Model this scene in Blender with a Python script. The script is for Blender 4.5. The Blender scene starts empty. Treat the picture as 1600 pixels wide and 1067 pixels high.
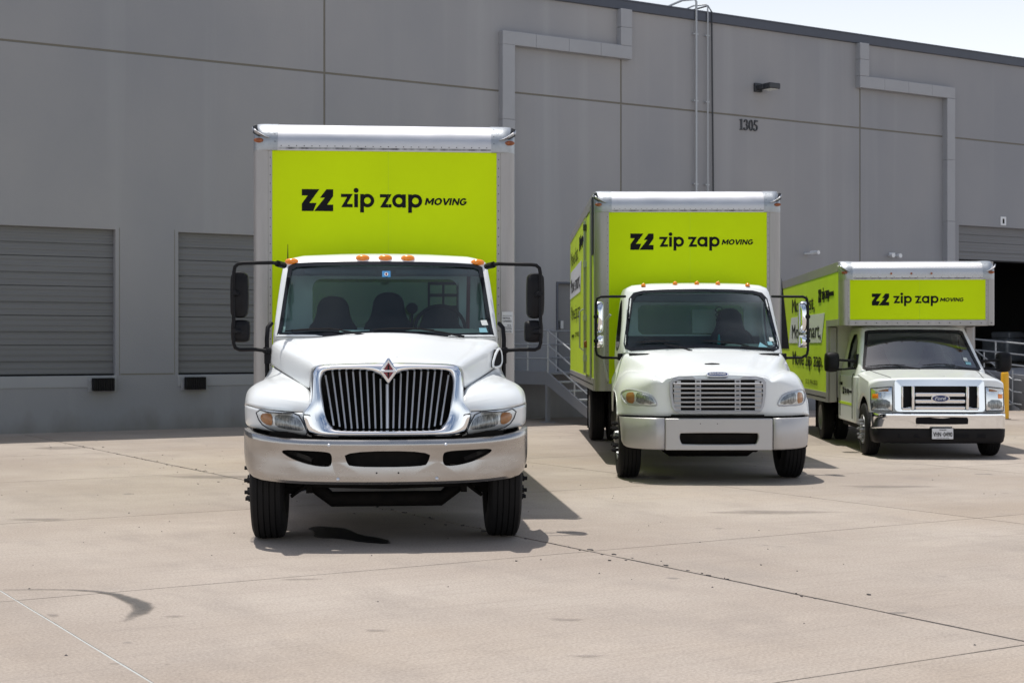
import bpy, bmesh, math, random
from mathutils import Vector, Matrix
from mathutils.bvhtree import BVHTree
random.seed(7)
R = math.radians
scn = bpy.context.scene
COL = scn.collection
# ------------------------------------------------------------------ camera, sky, sun, exposure
F, CH, HY = 2350.0, 1.62, 541.0          # focal length in photo pixels, eye height, horizon row
cam = bpy.data.cameras.new('camera'); cam_o = bpy.data.objects.new('camera', cam); COL.objects.link(cam_o)
cam_o.location = (0, 0, CH); cam_o.rotation_euler = (R(90), 0, 0)
cam.sensor_width = 36; cam.lens = F/1600*36; cam.shift_y = 7.5/1600
cam.clip_end = 2000; cam.clip_start = .1
cam.dof.use_dof = True; cam.dof.focus_distance = 13.2; cam.dof.aperture_fstop = 5.6
scn.camera = cam_o
SUN = Vector((-.63, .90, 3.83)).normalized()
w = bpy.data.worlds.new('World'); scn.world = w; w.use_nodes = True
nt = w.node_tree; bg = nt.nodes['Background']
sky = nt.nodes.new('ShaderNodeTexSky'); sky.sky_type = 'NISHITA'; sky.sun_disc = False
sky.sun_elevation = math.asin(SUN.z); sky.sun_rotation = math.atan2(SUN.x, SUN.y)
sky.air_density = 1.0; sky.dust_density = 2.5; sky.ozone_density = 1.0; sky.altitude = 200
# bright summer haze: the blue whitens towards the horizon all the way round
_tc = nt.nodes.new('ShaderNodeTexCoord'); _sx = nt.nodes.new('ShaderNodeSeparateXYZ'); nt.links.new(_tc.outputs['Generated'], _sx.inputs[0])
_mr = nt.nodes.new('ShaderNodeMapRange'); _mr.interpolation_type = 'SMOOTHSTEP'; _mr.inputs[1].default_value = .02; _mr.inputs[2].default_value = .52
_mr.inputs[3].default_value = .95; _mr.inputs[4].default_value = 0; nt.links.new(_sx.outputs['Z'], _mr.inputs[0])
_mp = nt.nodes.new('ShaderNodeMapping'); _mp.inputs['Scale'].default_value = (1, 1, 3); nt.links.new(_tc.outputs['Generated'], _mp.inputs[0])
_cn = nt.nodes.new('ShaderNodeTexNoise'); _cn.inputs['Scale'].default_value = 2.2; _cn.inputs['Detail'].default_value = 7; _cn.inputs['Roughness'].default_value = .55; nt.links.new(_mp.outputs[0], _cn.inputs['Vector'])
_cr = nt.nodes.new('ShaderNodeMapRange'); _cr.inputs[1].default_value = .42; _cr.inputs[2].default_value = .72; _cr.inputs[4].default_value = .5; nt.links.new(_cn.outputs['Fac'], _cr.inputs[0])
_mxf = nt.nodes.new('ShaderNodeMath'); _mxf.operation = 'MAXIMUM'; nt.links.new(_mr.outputs[0], _mxf.inputs[0]); nt.links.new(_cr.outputs[0], _mxf.inputs[1])
_mix = nt.nodes.new('ShaderNodeMix'); _mix.data_type = 'RGBA'; _mix.inputs['B'].default_value = (11.4, 11.7, 12.0, 1)
nt.links.new(_mxf.outputs[0], _mix.inputs['Factor']); nt.links.new(sky.outputs[0], _mix.inputs['A'])
nt.links.new(_mix.outputs['Result'], bg.inputs[0]); bg.inputs[1].default_value = .10
sl = bpy.data.lights.new('sun', 'SUN'); sl.energy = 3.6; sl.angle = R(.5); sl.color = (1, .955, .89)
so = bpy.data.objects.new('sun', sl); COL.objects.link(so); so.rotation_euler = SUN.to_track_quat('Z', 'Y').to_euler()
so.location = (0, 0, 30)
scn.view_settings.view_transform = 'Standard'; scn.view_settings.look = 'None'
scn.view_settings.exposure = .09; scn.view_settings.gamma = 1; scn.view_settings.use_curve_mapping = False

# ------------------------------------------------------------------ materials
def srgb(r, g, b):
    f = lambda c: (c/255/12.92 if c/255 <= .04045 else ((c/255+.055)/1.055)**2.4)
    return (f(r), f(g), f(b))
def mat(name, col, rough=.5, metal=0, coat=0, var=.0, vscale=3, bump=0, bscale=60, rvar=0, spec=.5, stretch=(1,1,1), col2=None, alpha=1, emit=0):
    m = bpy.data.materials.new(name); m.use_nodes = True; n = m.node_tree.nodes; l = m.node_tree.links
    b = n['Principled BSDF']; b.inputs['Roughness'].default_value = rough; b.inputs['Metallic'].default_value = metal
    b.inputs['Coat Weight'].default_value = coat; b.inputs['Coat Roughness'].default_value = .06
    b.inputs['Specular IOR Level'].default_value = spec; b.inputs['Alpha'].default_value = alpha
    b.inputs['Base Color'].default_value = (*col, 1)
    if var or bump or rvar:
        tc = n.new('ShaderNodeTexCoord'); mp = n.new('ShaderNodeMapping'); mp.inputs['Scale'].default_value = stretch
        l.new(tc.outputs['Object'], mp.inputs[0])
        t = n.new('ShaderNodeTexNoise'); t.inputs['Scale'].default_value = vscale; t.inputs['Detail'].default_value = 6; t.inputs['Roughness'].default_value = .6
        l.new(mp.outputs[0], t.inputs['Vector'])
        if var:
            r_ = n.new('ShaderNodeMapRange'); r_.inputs[1].default_value = .3; r_.inputs[2].default_value = .7
            l.new(t.outputs['Fac'], r_.inputs[0])
            mx = n.new('ShaderNodeMix'); mx.data_type = 'RGBA'
            c2 = col2 if col2 else tuple(c*(1-var) for c in col)
            mx.inputs['A'].default_value = (*c2, 1); mx.inputs['B'].default_value = (*col, 1)
            l.new(r_.outputs[0], mx.inputs['Factor']); l.new(mx.outputs['Result'], b.inputs['Base Color'])
        if rvar:
            r2 = n.new('ShaderNodeMapRange'); r2.inputs[1].default_value = .3; r2.inputs[2].default_value = .7
            r2.inputs[3].default_value = max(0, rough-rvar); r2.inputs[4].default_value = rough+rvar
            l.new(t.outputs['Fac'], r2.inputs[0]); l.new(r2.outputs[0], b.inputs['Roughness'])
        if bump:
            t2 = n.new('ShaderNodeTexNoise'); t2.inputs['Scale'].default_value = bscale; t2.inputs['Detail'].default_value = 4
            l.new(mp.outputs[0], t2.inputs['Vector'])
            bm_ = n.new('ShaderNodeBump'); bm_.inputs['Strength'].default_value = bump; bm_.inputs['Distance'].default_value = .01
            l.new(t2.outputs['Fac'], bm_.inputs['Height']); l.new(bm_.outputs[0], b.inputs['Normal'])
    return m
M = {}
M['white'] = mat('white_vehicle_paint', (.80, .83, .835), .30, coat=.45, var=.03, vscale=1.2, rvar=.03)
M['white_dull'] = mat('aged_white_paint', (.66, .66, .63), .5, var=.15, vscale=2)
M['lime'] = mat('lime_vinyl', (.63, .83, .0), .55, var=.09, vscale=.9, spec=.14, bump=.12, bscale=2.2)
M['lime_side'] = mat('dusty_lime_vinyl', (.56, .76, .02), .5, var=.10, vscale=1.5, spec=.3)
M['ink'] = mat('black_vinyl_print', (.008, .008, .010), .6, spec=.12)
M['alu'] = mat('brushed_aluminium', (.60, .61, .64), .46, metal=.85, var=.14, vscale=5, rvar=.06, stretch=(.4, 1, 1), bump=.05, bscale=10)
M['alu_post'] = mat('weathered_aluminium_extrusion', (.42, .41, .405), .48, metal=.6, var=.22, vscale=4, stretch=(3, 3, .3), rvar=.08)
M['cast'] = mat('cast_aluminium', (.42, .45, .48), .42, metal=.75, var=.2, vscale=12, bump=.2, bscale=50)
M['bumper1'] = mat('polished_worn_steel', (.50, .485, .47), .27, metal=1.0, var=.20, vscale=3, rvar=.09, stretch=(.5, 1, 2))
M['bumper2'] = mat('silver_painted_plastic', (.50, .495, .50), .42, metal=.35, var=.05, vscale=4)
M['chrome'] = mat('chrome', (.86, .88, .90), .05, metal=1)
M['chrome_bar'] = mat('satin_chrome', (.72, .75, .80), .38, metal=.6)
M['grey_plastic'] = mat('silver_grey_plastic', (.46, .47, .50), .38, metal=.2, var=.04)
M['black'] = mat('black_plastic', (.008, .008, .010), .55, var=.2, spec=.2)
M['black_gloss'] = mat('gloss_black_frit', (.006, .007, .01), .12)
M['dark'] = mat('underbody_black', (.006, .006, .006), .8, var=.4, vscale=8, col2=(.014, .012, .011), spec=.15)
M['rubber'] = mat('tyre_rubber', (.010, .010, .011), .75, var=.3, vscale=9, bump=.15, bscale=80, spec=.25)
M['steel'] = mat('wheel_steel', (.35, .36, .37), .45, metal=.5, var=.2)
M['amber'] = mat('amber_lens', (.95, .27, .01), .18, coat=.6)
M['amber_dull'] = mat('amber_reflector', (.42, .19, .07), .25, coat=.4, var=.5, vscale=40, col2=(.30, .15, .06))
M['amber_dark'] = mat('dusty_amber_lens', (.35, .09, .02), .3, coat=.3, var=.5, vscale=30)
M['red'] = mat('red_enamel', (.20, .012, .025), .25, coat=.5)
M['lamp'] = mat('headlamp_reflector', (.44, .47, .48), .22, metal=.6, var=.8, vscale=30, bump=.5, bscale=45, stretch=(3, 1, .6))
M['lamp_chrome'] = mat('headlamp_chrome', (.70, .73, .75), .12, metal=.9, coat=.5)
M['lamp_case'] = mat('headlamp_housing', (.62, .66, .68), .2, metal=.35, coat=.7)
M['seat'] = mat('dark_seat_fabric', (.030, .032, .038), .8, var=.2)
M['dash'] = mat('dashboard_vinyl', (.10, .12, .12), .55, var=.1)
M['cabin'] = mat('cab_lining', (.085, .09, .095), .8)
M['paper'] = mat('paper', (.72, .76, .74), .6)
M['sticker_blue'] = mat('blue_sticker', (.02, .22, .50), .4)
M['sticker_teal'] = mat('pale_blue_sticker', (.25, .52, .60), .4)
M['belt'] = mat('red_seat_belt', (.16, .02, .025), .7)
M['yellow'] = mat('yellow_bollard_paint', (.92, .48, .02), .45, var=.08)
M['wrap'] = mat('shrink_wrap', (.25, .27, .30), .3, var=.4, vscale=6)
M['blue_oval'] = mat('blue_enamel', (.01, .03, .14), .15, coat=.7)
M['teal'] = mat('teal_tassel', (.0, .32, .36), .6)
M['stair'] = mat('grey_painted_steel', (.24, .25, .27), .5, var=.08)
M['galv'] = mat('galvanised_rail', (.42, .44, .46), .4, metal=.3)
M['coping'] = mat('slate_metal_coping', (.062, .073, .10), .5, var=.1, vscale=1)
M['trim'] = mat('grey_metal_trim', (.335, .345, .37), .55, var=.06, vscale=2)
M['sealant'] = mat('brown_joint_sealant', (.17, .16, .135), .8)
M['door'] = mat('grey_sectional_door_paint', (.168, .173, .184), .55, var=.08, vscale=1.5, stretch=(.4, .4, 3))
M['dark_joint'] = mat('dark_joint_filler', (.085, .08, .08), .9, var=.4, vscale=12)
M['pale_joint'] = mat('pale_joint_sealant', (.46, .48, .47), .7)
M['plate'] = mat('white_plate', (.7, .72, .75), .4)
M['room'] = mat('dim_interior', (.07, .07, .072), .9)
M['fixture'] = mat('dark_bronze_fixture', (.03, .034, .042), .45)

def glass(name, tint, refl=1.0):
    m = bpy.data.materials.new(name); m.use_nodes = True; n = m.node_tree.nodes; l = m.node_tree.links
    n.remove(n['Principled BSDF']); out = n['Material Output']
    tr = n.new('ShaderNodeBsdfTransparent'); tr.inputs[0].default_value = (*tint, 1)
    gl = n.new('ShaderNodeBsdfGlossy'); gl.inputs['Roughness'].default_value = .02; gl.inputs[0].default_value = (.92, .96, 1, 1)
    fr = n.new('ShaderNodeFresnel'); fr.inputs[0].default_value = 1.5
    mu = n.new('ShaderNodeMath'); mu.operation = 'MULTIPLY'; mu.inputs[1].default_value = refl; l.new(fr.outputs[0], mu.inputs[0])
    mx = n.new('ShaderNodeMixShader'); l.new(mu.outputs[0], mx.inputs[0]); l.new(tr.outputs[0], mx.inputs[1]); l.new(gl.outputs[0], mx.inputs[2])
    l.new(mx.outputs[0], out.inputs[0]); return m
M['glass'] = glass('windscreen_glass', (.46, .61, .61), .6)
M['glass_steep'] = glass('raked_windscreen_glass', (.55, .68, .66), 3.6)
M['side_glass'] = glass('side_window_glass', (.35, .42, .42), 1.0)

def wall_material():
    m = bpy.data.materials.new('painted_tilt_up_concrete'); m.use_nodes = True; n = m.node_tree.nodes; l = m.node_tree.links
    b = n['Principled BSDF']; b.inputs['Roughness'].default_value = .85; b.inputs['Specular IOR Level'].default_value = .25
    g = n.new('ShaderNodeNewGeometry')
    def noise(sc, stretch, det=5):
        mp = n.new('ShaderNodeMapping'); mp.inputs['Scale'].default_value = stretch; l.new(g.outputs['Position'], mp.inputs[0])
        t = n.new('ShaderNodeTexNoise'); t.inputs['Scale'].default_value = sc; t.inputs['Detail'].default_value = det; l.new(mp.outputs[0], t.inputs['Vector']); return t
    big = noise(.25, (1, 1, .6)); streak = noise(1.6, (1.2, 1.2, .035), 4); fine = noise(30, (1, 1, 1), 3)
    r = n.new('ShaderNodeValToRGB'); r.color_ramp.elements[0].position = .35; r.color_ramp.elements[1].position = .68
    r.color_ramp.elements[0].color = (.270, .278, .300, 1); r.color_ramp.elements[1].color = (.338, .336, .345, 1); l.new(big.outputs['Fac'], r.inputs[0])
    r2 = n.new('ShaderNodeValToRGB'); r2.color_ramp.elements[0].position = .56; r2.color_ramp.elements[1].position = .80
    r2.color_ramp.elements[0].color = (0, 0, 0, 1); r2.color_ramp.elements[1].color = (1, 1, 1, 1); l.new(streak.outputs['Fac'], r2.inputs[0])
    mx = n.new('ShaderNodeMix'); mx.data_type = 'RGBA'; mx.inputs['B'].default_value = (.47, .485, .50, 1)
    mu = n.new('ShaderNodeMath'); mu.operation = 'MULTIPLY'; mu.inputs[1].default_value = .2
    l.new(r2.outputs[0], mu.inputs[0]); l.new(mu.outputs[0], mx.inputs['Factor']); l.new(r.outputs[0], mx.inputs['A']); l.new(mx.outputs['Result'], b.inputs['Base Color'])
    sp = n.new('ShaderNodeSeparateXYZ'); l.new(g.outputs['Position'], sp.inputs[0]); dn = noise(2.5, (1, 1, .5), 5)
    ad = n.new('ShaderNodeMath'); ad.operation = 'MULTIPLY_ADD'; ad.inputs[1].default_value = .9; l.new(dn.outputs['Fac'], ad.inputs[0]); l.new(sp.outputs['Z'], ad.inputs[2])
    dm = n.new('ShaderNodeMapRange'); dm.inputs[1].default_value = .40; dm.inputs[2].default_value = .85; dm.inputs[3].default_value = .55; dm.inputs[4].default_value = 0; l.new(ad.outputs[0], dm.inputs[0])
    dx_ = n.new('ShaderNodeMix'); dx_.data_type = 'RGBA'; dx_.inputs['B'].default_value = (.17, .155, .135, 1); l.new(dm.outputs[0], dx_.inputs['Factor']); l.new(mx.outputs['Result'], dx_.inputs['A']); l.new(dx_.outputs['Result'], b.inputs['Base Color'])
    bu = n.new('ShaderNodeBump'); bu.inputs['Strength'].default_value = .25; bu.inputs['Distance'].default_value = .01
    l.new(fine.outputs['Fac'], bu.inputs['Height']); l.new(bu.outputs[0], b.inputs['Normal']); return m
M['wall'] = wall_material()

def concrete_material():
    m = bpy.data.materials.new('worn_concrete_paving'); m.use_nodes = True; n = m.node_tree.nodes; l = m.node_tree.links
    b = n['Principled BSDF']; b.inputs['Roughness'].default_value = .8; b.inputs['Specular IOR Level'].default_value = .3
    g = n.new('ShaderNodeNewGeometry'); rot = n.new('ShaderNodeMapping'); rot.vector_type = 'POINT'; rot.inputs['Rotation'].default_value = (0, 0, R(-31)); l.new(g.outputs['Position'], rot.inputs[0])
    def noise(sc, stretch, det=6, rg=.6):
        mp = n.new('ShaderNodeMapping'); mp.inputs['Scale'].default_value = stretch; l.new(rot.outputs[0], mp.inputs[0])
        t = n.new('ShaderNodeTexNoise'); t.inputs['Scale'].default_value = sc; t.inputs['Detail'].default_value = det; t.inputs['Roughness'].default_value = rg; l.new(mp.outputs[0], t.inputs['Vector']); return t
    def ramp(t, p0, c0, p1, c1):
        r = n.new('ShaderNodeValToRGB'); e = r.color_ramp.elements; e[0].position = p0; e[1].position = p1; e[0].color = (*c0, 1); e[1].color = (*c1, 1); l.new(t.outputs['Fac'], r.inputs[0]); return r
    def mixc(fac, a, bcol, k=1, mode='MIX'):
        mx = n.new('ShaderNodeMix'); mx.data_type = 'RGBA'; mx.blend_type = mode
        mu = n.new('ShaderNodeMath'); mu.operation = 'MULTIPLY'; mu.inputs[1].default_value = k; l.new(fac, mu.inputs[0]); l.new(mu.outputs[0], mx.inputs['Factor'])
        l.new(a, mx.inputs['A'])
        if isinstance(bcol, tuple): mx.inputs['B'].default_value = (*bcol, 1)
        else: l.new(bcol, mx.inputs['B'])
        return mx.outputs['Result']
    big = noise(.35, (1, 1, 1)); base = ramp(big, .32, (.335, .283, .240), .70, (.435, .382, .332)).outputs[0]
    blot = noise(1.7, (1, .45, 1), 8, .68); bm_ = ramp(blot, .50, (0,)*3, .72, (1,)*3)
    c = mixc(bm_.outputs[0], base, (.29, .252, .222), .62)
    pale = noise(1.1, (.5, 1, 1), 7, .7); pm = ramp(pale, .55, (0,)*3, .75, (1,)*3); c = mixc(pm.outputs[0], c, (.50, .43, .365), .45)
    warm = noise(.16, (1, 1, 1), 5); wm = ramp(warm, .50, (0,)*3, .66, (1,)*3); c = mixc(wm.outputs[0], c, (.36, .285, .215), .45)
    brush = noise(5, (.18, 4, 1), 4); br = ramp(brush, .52, (0,)*3, .75, (1,)*3); c = mixc(br.outputs[0], c, (.25, .215, .188), .38)
    speck = noise(55, (1, 1, 1), 3, .7); sm = ramp(speck, .30, (.72,)*3, .62, (1.08,)*3)
    mx = n.new('ShaderNodeMix'); mx.data_type = 'RGBA'; mx.blend_type = 'MULTIPLY'; mx.inputs['Factor'].default_value = 1; l.new(c, mx.inputs['A']); l.new(sm.outputs[0], mx.inputs['B']); c = mx.outputs['Result']
    spots = noise(2.3, (1, 1, 1), 2, .4); sp = ramp(spots, .735, (0,)*3, .76, (1,)*3); c = mixc(sp.outputs[0], c, (.13, .12, .115), .55)
    ob = n.new('ShaderNodeObjectInfo'); rr = n.new('ShaderNodeMapRange'); rr.inputs[3].default_value = .93; rr.inputs[4].default_value = 1.05; l.new(ob.outputs['Random'], rr.inputs[0])
    hs = n.new('ShaderNodeHueSaturation'); l.new(rr.outputs[0], hs.inputs['Value']); l.new(c, hs.inputs['Color']); l.new(hs.outputs[0], b.inputs['Base Color'])
    bu = n.new('ShaderNodeBump'); bu.inputs['Strength'].default_value = .35; bu.inputs['Distance'].default_value = .01
    l.new(speck.outputs['Fac'], bu.inputs['Height']); l.new(bu.outputs[0], b.inputs['Normal']); return m
M['concrete'] = concrete_material()

def stain_material(name, col, lo, hi, rough, scale=9, k=1.0):
    m = bpy.data.materials.new(name); m.use_nodes = True; n = m.node_tree.nodes; l = m.node_tree.links
    b = n['Principled BSDF']; b.inputs['Base Color'].default_value = (*col, 1); b.inputs['Roughness'].default_value = rough
    at = n.new('ShaderNodeVertexColor'); at.layer_name = 'edge'
    g = n.new('ShaderNodeNewGeometry'); t = n.new('ShaderNodeTexNoise'); t.inputs['Scale'].default_value = scale; t.inputs['Detail'].default_value = 6; t.inputs['Roughness'].default_value = .7
    l.new(g.outputs['Position'], t.inputs['Vector'])
    ad = n.new('ShaderNodeMath'); ad.operation = 'ADD'; l.new(at.outputs['Color'], ad.inputs[0]); l.new(t.outputs['Fac'], ad.inputs[1])
    mr = n.new('ShaderNodeMapRange'); mr.inputs[1].default_value = lo; mr.inputs[2].default_value = hi; mr.inputs[4].default_value = k; l.new(ad.outputs[0], mr.inputs[0])
    l.new(mr.outputs[0], b.inputs['Alpha']); return m
M['oil'] = stain_material('wet_oil_stain', (.012, .012, .012), .85, 1.0, .35, 5, .92)
M['skid'] = stain_material('tyre_scuff', (.09, .085, .08), .62, 1.5, .8, 14, .85)
M['damp'] = stain_material('faint_grey_stain', (.22, .195, .175), .95, 1.75, .8, 2.6, .5)

# ------------------------------------------------------------------ mesh tools
class MB:
    def __init__(s): s.v = []; s.f = []
    def add(s, vs, fs):
        o = len(s.v); s.v += [Vector(v) for v in vs]; s.f += [tuple(i+o for i in f) for f in fs]; return s
    def box(s, a, b):
        x0, y0, z0 = [min(p, q) for p, q in zip(a, b)]; x1, y1, z1 = [max(p, q) for p, q in zip(a, b)]
        return s.add([(x0,y0,z0),(x1,y0,z0),(x1,y1,z0),(x0,y1,z0),(x0,y0,z1),(x1,y0,z1),(x1,y1,z1),(x0,y1,z1)],
                     [(0,3,2,1),(4,5,6,7),(0,1,5,4),(1,2,6,5),(2,3,7,6),(3,0,4,7)])
    def grid(s, rows, cyc=False):
        n = len(rows[0]); vs = [p for r in rows for p in r]; fs = []
        for j in range(len(rows)-1):
            for i in range(n if cyc else n-1):
                k = (i+1) % n; fs.append((j*n+i, j*n+k, (j+1)*n+k, (j+1)*n+i))
        return s.add(vs, fs)
    def tube(s, pts, r, n=8, cap=True):
        pts = [Vector(p) for p in pts]; rows = []; prev = None
        for i, p in enumerate(pts):
            d = (pts[min(i+1, len(pts)-1)]-pts[max(i-1, 0)]).normalized()
            if prev is None:
                a = Vector((0, 0, 1)) if abs(d.z) < .9 else Vector((1, 0, 0)); u = d.cross(a).normalized()
            else: u = (prev-d*prev.dot(d)).normalized()
            prev = u; v = d.cross(u); rr = r[i] if isinstance(r, (list, tuple)) else r
            rows.append([p+(u*math.cos(2*math.pi*k/n)+v*math.sin(2*math.pi*k/n))*rr for k in range(n)])
        o = len(s.v); s.grid(rows, True)
        if cap: s.f.append(tuple(o+k for k in range(n))[::-1]); s.f.append(tuple(o+(len(pts)-1)*n+k for k in range(n)))
        return s
    def lathe(s, prof, c, axis='x', n=32):
        c = Vector(c); rows = []
        for (a, r) in prof:
            if axis == 'x': rows.append([c+Vector((a, math.cos(t)*r, math.sin(t)*r)) for t in [2*math.pi*k/n for k in range(n)]])
            elif axis == 'y': rows.append([c+Vector((math.cos(t)*r, a, math.sin(t)*r)) for t in [2*math.pi*k/n for k in range(n)]])
            else: rows.append([c+Vector((math.cos(t)*r, math.sin(t)*r, a)) for t in [2*math.pi*k/n for k in range(n)]])
        return s.grid(rows, True)
    def prism(s, poly, fm, c0, c1):
        n = len(poly); vs = [fm(a, b, c0) for a, b in poly]+[fm(a, b, c1) for a, b in poly]
        return s.add(vs, [tuple(range(n))[::-1], tuple(range(n, 2*n))]+[(i, (i+1) % n, n+(i+1) % n, n+i) for i in range(n)])
    def build(s, name, m, parent=None, smooth=None, bevel=0, sub=0, solid=0, merge=0, flip=False, seg=2):
        me = bpy.data.meshes.new(name); me.from_pydata([tuple(v) for v in s.v], [], s.f)
        bm = bmesh.new(); bm.from_mesh(me)
        if merge: bmesh.ops.remove_doubles(bm, verts=bm.verts, dist=merge)
        bmesh.ops.recalc_face_normals(bm, faces=bm.faces)
        if flip: bmesh.ops.reverse_faces(bm, faces=bm.faces)
        bm.to_mesh(me); bm.free()
        o = bpy.data.objects.new(name, me); COL.objects.link(o)
        me.materials.append(M[m] if isinstance(m, str) else m)
        if parent: o.parent = parent
        if sub: d = o.modifiers.new('s', 'SUBSURF'); d.levels = d.render_levels = sub
        if solid: d = o.modifiers.new('t', 'SOLIDIFY'); d.thickness = solid; d.offset = -1
        if bevel:
            d = o.modifiers.new('b', 'BEVEL'); d.width = bevel; d.segments = seg; d.limit_method = 'ANGLE'; d.angle_limit = R(35); d.harden_normals = False
        if smooth or sub or bevel: shade(me, smooth or 35)
        return o
def shade(me, ang):
    me.shade_smooth(); me.set_sharp_from_angle(angle=R(ang))
def cut(o, cutters):
    """apply real boolean openings to o; the cutter meshes are removed again"""
    me = bpy.data.meshes.new('c'); mb = MB()
    for c in cutters: mb.v, mb.f = mb.v, mb.f; mb.add(c.v, c.f)
    me.from_pydata([tuple(v) for v in mb.v], [], mb.f); bm = bmesh.new(); bm.from_mesh(me); bmesh.ops.recalc_face_normals(bm, faces=bm.faces); bm.to_mesh(me); bm.free()
    co = bpy.data.objects.new('c', me); COL.objects.link(co); co.matrix_world = o.matrix_world
    par = o.parent; o.parent = None
    d = o.modifiers.new('x', 'BOOLEAN'); d.object = co; d.operation = 'DIFFERENCE'; d.solver = 'EXACT'
    dg = bpy.context.evaluated_depsgraph_get(); dg.update()
    nm = bpy.data.meshes.new_from_object(o.evaluated_get(dg)); old = o.data; o.modifiers.clear(); o.data = nm
    bpy.data.objects.remove(co); bpy.data.meshes.remove(me); bpy.data.meshes.remove(old); o.parent = par
    nm.name = o.name; shade(nm, 35); return o
def tag(o, label=None, cat=None, group=None, kind=None):
    if label: o['label'] = label
    if cat: o['category'] = cat
    if group: o['group'] = group
    if kind: o['kind'] = kind
    return o
def empty(name, loc=(0, 0, 0), rz=0):
    o = bpy.data.objects.new(name, None); COL.objects.link(o); o.location = loc; o.rotation_euler = (0, 0, rz); o.empty_display_size = .3; return o
def lerp(a, b, t): return a+(b-a)*t
def interp(xs, ys, x):
    if x <= xs[0]: return ys[0]
    for i in range(len(xs)-1):
        if x <= xs[i+1]: return lerp(ys[i], ys[i+1], (x-xs[i])/(xs[i+1]-xs[i]))
    return ys[-1]
def smooth_poly(pts, it=2):
    for _ in range(it):
        q = []
        for i in range(len(pts)):
            a, b = pts[i], pts[(i+1) % len(pts)]
            q += [tuple(lerp(p, r, .25) for p, r in zip(a, b)), tuple(lerp(p, r, .75) for p, r in zip(a, b))]
        pts = q
    return pts
def dense(pts, k):
    q = []
    for i in range(len(pts)):
        a, b = pts[i], pts[(i+1) % len(pts)]; q += [tuple(lerp(p, r, j/k) for p, r in zip(a, b)) for j in range(k)]
    return q
def rrect(x0, z0, x1, z1, r, n=5):
    out = []
    for cx, cz, a0 in ((x1-r, z1-r, 0), (x0+r, z1-r, 90), (x0+r, z0+r, 180), (x1-r, z0+r, 270)):
        for k in range(n+1): a = R(a0+90*k/n); out.append((cx+r*math.cos(a), cz+r*math.sin(a)))
    return out
def ellipse(cx, cz, a, b, n=24): return [(cx+a*math.cos(2*math.pi*k/n), cz+b*math.sin(2*math.pi*k/n)) for k in range(n)]
def bvh(*objs):
    vs, fs = [], []
    for o in objs:
        n = len(vs); vs += [v.co.copy() for v in o.data.vertices]; fs += [tuple(i+n for i in p.vertices) for p in o.data.polygons]
    return BVHTree.FromPolygons(vs, fs)
def hit(tree, x, z, default=0):
    h = tree.ray_cast(Vector((x, -5, z)), Vector((0, 1, 0)))
    return h[0].y if h[0] is not None else default
def conform(mb, tree, poly, proud, dome=0, rings=3, back=.03, default=0, edge=None):
    """pad that follows the front surface found by casting rays along +y"""
    cx = sum(p[0] for p in poly)/len(poly); cz = sum(p[1] for p in poly)/len(poly); rows = []
    ys = [hit(tree, x, z, default) for x, z in poly]
    rows.append([(x, y+back, z) for (x, z), y in zip(poly, ys)])
    for k in range(rings+1):
        s = 1-(k/(rings+.6)); pr = proud+dome*(1-s*s)
        rows.append([(lerp(cx, x, s), hit(tree, lerp(cx, x, s), lerp(cz, z, s), default)-pr, lerp(cz, z, s)) for x, z in poly])
    o = len(mb.v); mb.grid(rows, True); n = len(poly); mb.f.append(tuple(o+(rings+1)*n+i for i in range(n)))
    return mb
def ring_strip(mb, tree, outer, inner, proud, back=.02, default=0):
    y = lambda p: hit(tree, p[0], p[1], default)
    mb.grid([[(p[0], y(p)+back, p[1]) for p in outer], [(p[0], y(p)-proud, p[1]) for p in outer],
             [(p[0], y(p)-proud, p[1]) for p in inner], [(p[0], y(p)+back, p[1]) for p in inner]], True)
    return mb
def hit_down(tree, x, y):
    h = tree.ray_cast(Vector((x, y, 4)), Vector((0, 0, -1))); return h[0].z if h[0] is not None else 1.1
def mirx(pts): return [(-p[0],)+tuple(p[1:]) for p in pts][::-1]
_tc = {}
def text_geo(s, bold=0.0, shear=0):
    key = (s, bold, shear)
    if key not in _tc:
        cu = bpy.data.curves.new('t', 'FONT'); cu.body = s; cu.size = 1; cu.offset = bold; cu.shear = shear; cu.resolution_u = 3
        o = bpy.data.objects.new('t', cu); COL.objects.link(o); dg = bpy.context.evaluated_depsgraph_get(); dg.update()
        me = bpy.data.meshes.new_from_object(o.evaluated_get(dg))
        vs = [(v.co.x, v.co.y) for v in me.vertices]; fs = [tuple(p.vertices) for p in me.polygons]
        bpy.data.objects.remove(o); bpy.data.curves.remove(cu); bpy.data.meshes.remove(me)
        x0 = min(v[0] for v in vs); _tc[key] = ([(x-x0, y) for x, y in vs], fs)
    return _tc[key]
def text(mb, s, fm, a, b, width, capheight=None, bold=0.0, shear=0, c=.002):
    """flat lettering; its width is fitted to `width`; fm maps (right, up, out) to the scene"""
    vs, fs = text_geo(s, 0, shear); wx = max(v[0] for v in vs); sx = width/wx; sy = (capheight/.72 if capheight else sx)
    k = (-2, -1, 0, 1, 2) if bold else (0,)
    for i, q in enumerate(k): mb.add([fm(a+x*sx+q*bold*sy*.5, b+y*sy, c+i*.0003) for x, y in vs], fs)
    return mb
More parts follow.
